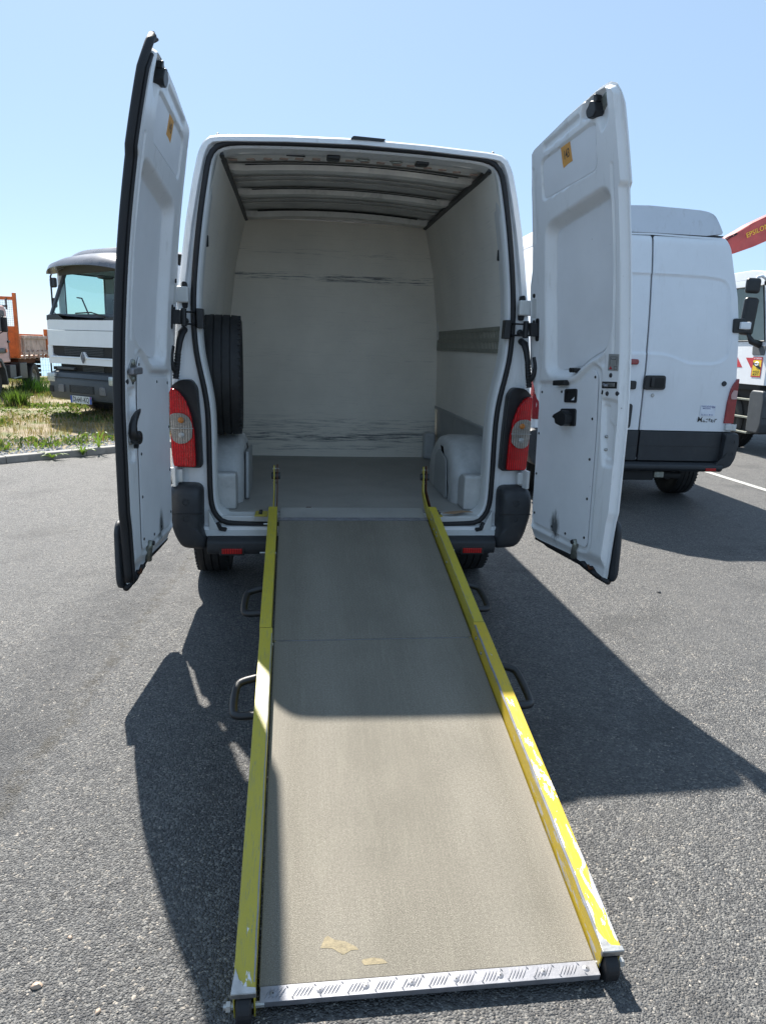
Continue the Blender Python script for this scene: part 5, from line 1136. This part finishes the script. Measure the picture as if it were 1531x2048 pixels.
sp2(.13, .37, 1.22, 1.53, 1); sp2(.15, .35, 1.24, 1.48, 0, .001)
q.add([(SXs-.002, .15, 1.335), (SXs-.002, .15, 1.375), (SXs-.002, .35, 1.45), (SXs-.002, .35, 1.41)], [(0, 1, 2, 3)], mi=2)
TV, TF = text_geo('ATTENTION', .036)
def stxt(body, size, cy, cz, mi):
    TV, TF = text_geo(body, size); o0 = len(q.v); q.v += [(SXs-.003, cy-x, cz+y) for x, y, z in TV]; q.f += [tuple(i+o0 for i in f) for f in TF]; q.m += [mi]*len(TF)
stxt('ATTENTION', .034, .25, 1.505, 3); stxt('ANGLES', .045, .25, 1.305, 2); stxt('MORTS', .045, .25, 1.262, 2)
q.tube([(SXs-.003, .25+.045*math.cos(a), 1.425+.022*math.sin(a)) for a in np.linspace(0, 2*math.pi, 10, endpoint=False)], .012, 5, True, mi=4)
q.build('blind_spot_sticker', [M['yell'], M['stripered'], M['ink'], M['paper'], M['paper']], ct, recalc=False)
# steps
for z in (.345, .585, .865): cb_(cx_(6.84, 7.1, 6.70, 7.45, z-.018, z+.012), 'cab_step', 'zinc', .004)
cb_(cx_(6.95, 7.2, 6.62, 7.6, .33, 1.08), 'step_well', 'dark', 0)
V = MB(); V.prism(rpoly([(-.02, .36), (.28, .36), (.30, .95), (.26, 1.02), (-.02, 1.02), (-.08, .9), (-.08, .5)], .04, 3), SX-.03, 1.2, 'x'); cb_(V, 'bumper', 'truckgrey', .03, seg=3)
cb_(cx_(6.86, 7.12, 6.31, 6.36, .82, .98), 'headlamp', 'lamp', .015); cb_(cx_(6.88, 6.96, 6.30, 6.32, .84, .95), 'indicator', 'amber', .01); cb_(cx_(6.83, 7.6, 6.325, 6.345, .60, .61), 'bumper_groove', 'dark', 0)
# mirrors
V = MB(); V.box(-.13, .105, -.05, .05, -.115, .115, T=Matrix.Translation((6.64-8.02, .32, 2.59))); cb_(V, 'wide_mirror', 'black', .05, seg=4)
V = MB(); V.box(-.12, .11, -.055, .055, -.29, .28, T=Matrix.Translation((6.63-8.02, .32, 2.14)) @ Matrix.Rotation(.06, 4, 'Y')); cb_(V, 'mirror', 'black', .055, seg=4)
cb_(MB().tube([(SX+.02, .36, 2.70), (6.76-8.02, .34, 2.74), (6.69-8.02, .33, 2.72), (6.68-8.02, .33, 2.66)], .022, 8), 'mirror_arm', 'white2', 0, smooth=True)
cb_(MB().tube([(6.62-8.02, .30, 1.90), (6.70-8.02, .27, 1.76), (SX-.02, .24, 1.72), (SX+.02, .24, 1.72)], [.02, .05, .06, .02], 8), 'mirror_foot', 'black', 0, smooth=True)
for y in (.75, 5.2): wheel(ct, (-.95, y+.3, .5), .5, .3, 'rimwhite', -1); wheel(ct, (.95, y+.3, .5), .5, .3, 'rimwhite', 1)
cb_(cx_(7.3, 8.8, 6.6, 13.0, .6, .95), 'chassis', 'dark', 0); cb_(cx_(6.9, 9.2, 9.3, 13.0, .98, 1.5), 'load_bed', 'truckgrey', .02)
cb_(cx_(7.7, 8.4, 8.5, 9.1, .95, 2.9), 'crane_column', 'boom', .05)
# boom, running from lower left up to the right, with text
BA, BB = Vector((6.75-8.02, 9.0-6.42, 3.13)), Vector((9.4-8.02, 9.0-6.42, 4.43)); bd = (BB-BA); bang = math.atan2(bd.z, bd.x)
Tb = Matrix.Translation(BA) @ Matrix.Rotation(-bang, 4, 'Y')
bm_ = bpy.data.objects.new('crane_boom', None); COL.objects.link(bm_); bm_.parent = ct
bpl = rpoly([(.45, -.05), (.80, -.16), (1.2, -.20), (1.6, -.21), (2.95, -.24), (2.95, .20), (1.3, .20), (1.0, .17), (.62, .13), (.45, .10)], .05, 3)
V = MB(); V.prism(bpl, -.15, .15, 'y', T=Tb); V.build('boom_arm', M['boom'], bm_, bevel=.02)
V = MB(); V.prism(rpoly([(.5, .02), (.95, .16), (1.25, .18), (1.1, .05), (.8, -.04)], .03, 3), -.165, -.15, 'y', T=Tb); V.build('boom_plate', M['boom'], bm_, bevel=.004)
V = MB(); V.prism(rpoly([(1.72, .20), (2.9, .20), (2.9, .02), (1.95, -.02), (1.65, .08)], .05, 3), -.170, -.15, 'y', T=Tb); V.build('boom_plate', M['boom'], bm_, bevel=.004)
for dz in (0, .03): V = MB(); V.tube([tuple(Tb @ Vector(p)) for p in ((.45, -.17, .07+dz), (.75, -.19, .13+dz), (.95, -.19, .14+dz*.5))], .010, 6); V.build('hydraulic_hose', M['black'], bm_, smooth=True)
q = MB(); addtext(q, 'EPSILON', .120, 1.34, .035, -.166, 1.0, 0, .12, T=Tb, bold=-.004); q.build('boom_lettering', M['yell'], bm_, recalc=False)

# ------------------------------------------------------------------ far fence
fn = thing('wire_fence', 'low green welded mesh fence at the far edge of the weedy ground', 'fence', tuple(kpt(0, 17.0, .05)), math.atan2(KD.y, KD.x))
ps = MB().box(-.025, .025, -.025, .025, 0, 1.12).build('post', M['fence'], fn)
V = MB()
for k in range(26): V.box(.03+k*.0935, .034+k*.0935, -.003, .003, .05, 1.05)
for k in range(6): V.box(0, 2.5, -.004, .004, .06+k*.19, .066+k*.19)
pm = V.build('mesh_panel', M['fence'], fn, recalc=False)
for i in range(-9, 10):
    if i == -9: ps.location = (i*2.5, 0, 0); pm.location = (i*2.5, 0, 0)
    else: share(ps, 'post', fn, (i*2.5, 0, 0)); share(pm, 'mesh_panel', fn, (i*2.5, 0, 0))

# ------------------------------------------------------------------ ground cover: gravel, weeds, tufts
def stones(n, gen, smin, smax, name, mat, parent=None):
    V = []; F = []
    base = [(1, 0, 0), (.3, .9, 0), (-.8, .55, 0), (-.8, -.55, 0), (.3, -.9, 0), (.1, .1, .8), (-.3, -.2, .7)]
    fc = [(0, 1, 5), (1, 2, 5), (2, 6, 5), (2, 3, 6), (3, 4, 6), (4, 5, 6), (4, 0, 5)]
    for _ in range(n):
        x, y, z = gen(); s = random.uniform(smin, smax)*(1 if random.random() < .9 else 1.5); a = random.uniform(0, 6.28); ca, sa = math.cos(a), math.sin(a); h = random.uniform(.5, 1.0); o0 = len(V)
        for bx, by, bz in base:
            bx *= random.uniform(.75, 1.2); by *= random.uniform(.6, 1.1)
            V.append((x+s*(ca*bx-sa*by), y+s*(sa*bx+ca*by), z+s*bz*h-.1*s))
        F += [tuple(i+o0 for i in f) for f in fc]
    m = MB(); m.v = V; m.f = F; m.m = [0]*len(F); return m.build(name, mat, parent, recalc=False)
def kg(s0, s1, n0, n1, z):
    def g():
        q = kpt(random.uniform(s0, s1), n0+(n1-n0)*random.random()**1.6, z); return q
    return g
o = stones(9000, kg(-4, 9, .13, 1.5, .07), .010, .030, 'gravel_strip', M['gravel']); tag(o, 'grey slate gravel along the back of the kerb', 'gravel', kind='stuff')
pebm = NT('loose_chippings'); oi = pebm.voro(pebm.pos((1, 1, 1), True), 40, 'F1', 'Color'); sc = pebm.n.new('ShaderNodeSeparateColor'); pebm.l(oi, sc.inputs[0])
pebm.base(pebm.ramp(sc.outputs[0], [(0., (.035, .035, .038)), (.5, (.075, .075, .078)), (.82, (.15, .148, .142)), (1., (.34, .30, .25))])); pebm.set(Roughness=.6)
def chips(n, x0, x1, y0, y1, smin, smax, name, mat):
    rs = np.random.RandomState(5)
    base = np.array([(1, 0, 0), (.3, .9, 0), (-.8, .55, 0), (-.8, -.55, 0), (.3, -.9, 0), (.1, .1, .62), (-.3, -.2, .5)])
    fc = [(0, 1, 5), (1, 2, 5), (2, 6, 5), (2, 3, 6), (3, 4, 6), (4, 5, 6), (4, 0, 5)]
    sz = rs.uniform(smin, smax, n); sz[rs.rand(n) > .97] *= 1.7; a = rs.uniform(0, 6.28, n); B = base[None]*rs.uniform(.65, 1.2, (n, 7, 3))*sz[:, None, None]
    ca, sa = np.cos(a)[:, None], np.sin(a)[:, None]; X = B[..., 0]*ca-B[..., 1]*sa; Y = B[..., 0]*sa+B[..., 1]*ca
    V = np.stack([X+rs.uniform(x0, x1, n)[:, None], Y+rs.uniform(y0, y1, n)[:, None], B[..., 2]*rs.uniform(.5, 1.1, (n, 1))-.0002], -1).reshape(-1, 3)
    F = (np.array(fc)[None]+7*np.arange(n)[:, None, None]).reshape(-1, 3)
    me = bpy.data.meshes.new(name); me.from_pydata(V.tolist(), [], F.tolist()); me.materials.append(mat); o = bpy.data.objects.new(name, me); COL.objects.link(o); return o
o = chips(80000, -2.4, 2.9, -3.3, .2, .0016, .0044, 'loose_chippings', pebm.m); tag(o, 'small stone chippings standing proud of the asphalt in the foreground', 'chippings', kind='stuff')
o = chips(30000, -5, 5.5, -2.0, 5.0, .002, .0045, 'scattered_grit', pebm.m); tag(o, 'sparse loose grit on the asphalt around and behind the vans', 'grit', kind='stuff')
# a few larger pebbles one can pick out
spots = [((-.935, -2.41), .013, 'tan', 'larger tan pebble lying on sunlit asphalt at the bottom left corner'), ((-.90, -2.27), .007, 'tan', 'small pinkish pebble above the larger tan one at lower left'), ((-.775, -2.49), .008, 'tan', 'pale pebble at the bottom edge left of the ramp shadow'),
         ((-2.13, -.72), .018, 'dark', 'dark stone at the left edge beside the soiled joint'), ((2.02, .25), .016, 'dark', 'dark stone on sunlit asphalt in front of the parked van'), ((.10, -2.66), .010, 'grey', 'light grey pebble just below the ramp tread strip')]
pm_ = {'tan': basic('tan_pebble', (.42, .31, .23), .7), 'dark': basic('dark_stone', (.05, .05, .055), .7), 'grey': basic('grey_pebble', (.26, .27, .28), .7)}
for (x, y), s, c, lab in spots:
    V = MB(); n = 10; rings = []
    for zz, r in ((-.1, .7), (.2, 1.), (.6, .85), (.9, .45)): rings.append([(s*r*math.cos(a)*random.uniform(.85, 1.15), s*r*.75*math.sin(a)*random.uniform(.85, 1.15), s*zz*.9) for a in np.linspace(0, 6.28, n, endpoint=False)])
    V.loft(rings, caps=True); o = V.build('pebble', pm_[c], None, auto=40); o.location = (x, y, 0); o.rotation_euler = (0, 0, random.uniform(0, 3)); tag(o, lab, 'pebble', 'larger loose stones on the asphalt')

def blades(V, F, x, y, z, n, h, spread, wdt, lean=.5, broad=False):
    for _ in range(n):
        a = random.uniform(0, 6.28); hh = h*random.uniform(.5, 1.1); L = lean*hh*random.uniform(.3, 1.3); dx, dy = math.cos(a), math.sin(a)
        bx, by = x+random.gauss(0, spread), y+random.gauss(0, spread); w_ = wdt*random.uniform(.6, 1.3); px, py = -dy*w_, dx*w_; o0 = len(V)
        if broad:
            V += [(bx, by, z), (bx+dx*L*.5+px, by+dy*L*.5+py, z+hh*.6), (bx+dx*L, by+dy*L, z+hh*.85), (bx+dx*L*.5-px, by+dy*L*.5-py, z+hh*.6)]
            F.append((o0, o0+1, o0+2, o0+3))
        else:
            V += [(bx-px, by-py, z), (bx+px, by+py, z), (bx+dx*L*.5+px*.6, by+dy*L*.5+py*.6, z+hh*.6), (bx+dx*L*.5-px*.6, by+dy*L*.5-py*.6, z+hh*.6), (bx+dx*L, by+dy*L, z+hh)]
            F += [(o0, o0+1, o0+2, o0+3), (o0+3, o0+2, o0+4)]
def vegobj(V, F, name, mat):
    m = MB(); m.v = V; m.f = F; m.m = [0]*len(F); return m.build(name, mat, None, recalc=False)
def patchy(s, n): return math.sin(s*1.7+n*.6)+math.sin(s*.7-n*1.5+1)+math.sin(n*2.3+s*.3)
for nm, mt, cnt, h, wd, lo, lab, br in (('weed_cover', 'leaf', 9000, .08, .020, -.1, 'low green leafy weeds growing in patches on the field', True), ('fresh_weeds', 'leaf2', 6500, .07, .016, .3, 'bright green low weeds catching the sun on the field', True), ('dry_grass', 'dry', 6000, .12, .004, -9, 'dry straw coloured grass between the green weeds', False)):
    V = []; F = []
    for _ in range(cnt):
        n_ = .5+16*random.random()**1.3; s = random.uniform(-9, 6+n_*.3)
        if patchy(s, n_)+random.gauss(0, .5) < lo: continue
        if n_ < 1.6 and random.random() < .65: continue
        x, y, z = kpt(s, n_, .07); blades(V, F, x, y, z, 6 if br else 9, h*random.uniform(.6, 1.5), .07, wd, .9 if br else .5, br)
    tag(vegobj(V, F, nm, M[mt]), lab, 'weeds' if br else 'dry grass', kind='stuff')
def plant(name, loc, lab, cat, mat, n, h, spread, wdt, lean, broad, group=None):
    V = []; F = []; blades(V, F, 0, 0, 0, n, h, spread, wdt, lean, broad); o = vegobj(V, F, name, M[mat]); o.location = loc; tag(o, lab, cat, group); return o
plant('grass_tussock', (-6.90, 15.2, .08), 'dark green grass tussock in front of the tipper rear wheel', 'grass tussock', 'bush', 600, .42, .20, .008, .6, False)
plant('weed_bush', (-5.93, 11.5, .08), 'small feathery green bush left of the white lorry number plate', 'bush', 'leaf', 420, .36, .09, .010, .6, False)
plant('seeding_weed', kpt(1.72, .75, .07), 'pale spindly seeding weed beside the open left door edge', 'weed', 'dry', 36, .26, .03, .004, .55, False)
gw = 'weeds sprouting along the kerb'
# broad arching leaf weeds growing at the foot of the kerb
def strapweed(loc, n, L, lab, up_=.5):
    V = MB()
    for k in range(n):
        a = math.pi*(.1+.8*k/max(1, n-1))+random.uniform(-.2, .2)+math.pi; dx, dy = math.cos(a), math.sin(a)*.6; rows = []
        l = L*random.uniform(.7, 1.1); u = up_*random.uniform(.6, 1.4)
        for t in np.linspace(0, 1, 7):
            w_ = .016*math.sin(math.pi*(t*.85+.12)); p = Vector((dx*l*t, dy*l*t, l*(u*t*2-1.5*u*t*t))); sx, sy = -dy, dx; nn = math.hypot(sx, sy)
            rows.append([(p.x-sx/nn*w_, p.y-sy/nn*w_, p.z+.003), (p.x, p.y, p.z-.002), (p.x+sx/nn*w_, p.y+sy/nn*w_, p.z+.003)])
        V.grid(rows)
    o = V.build('kerb_weed', M['leaf2'], None, smooth=True, recalc=False); o.location = loc; tag(o, lab, 'weed', gw); return o
strapweed(kpt(.62, -.03, .01), 6, .26, 'weed with long arching leaves at the foot of the kerb, left of two')
strapweed(kpt(1.02, -.02, .01), 8, .20, 'denser yellow green weed at the kerb foot, in the middle of the row', .9)
strapweed(kpt(1.28, .05, .07), 6, .22, 'upright leafy weed leaning over the kerb top to the right of the dense one', 1.3)
strapweed(kpt(1.92, -.02, .01), 5, .16, 'small weed at the kerb foot just left of the open door edge', 1.2)
strapweed(kpt(-.15, -.03, .005), 5, .13, 'flat low weed at the kerb foot near the left picture edge', .25)
strapweed(kpt(2.78, -.02, .01), 4, .13, 'tiny weed at the kerb seen between open door and tail light', 1.1)
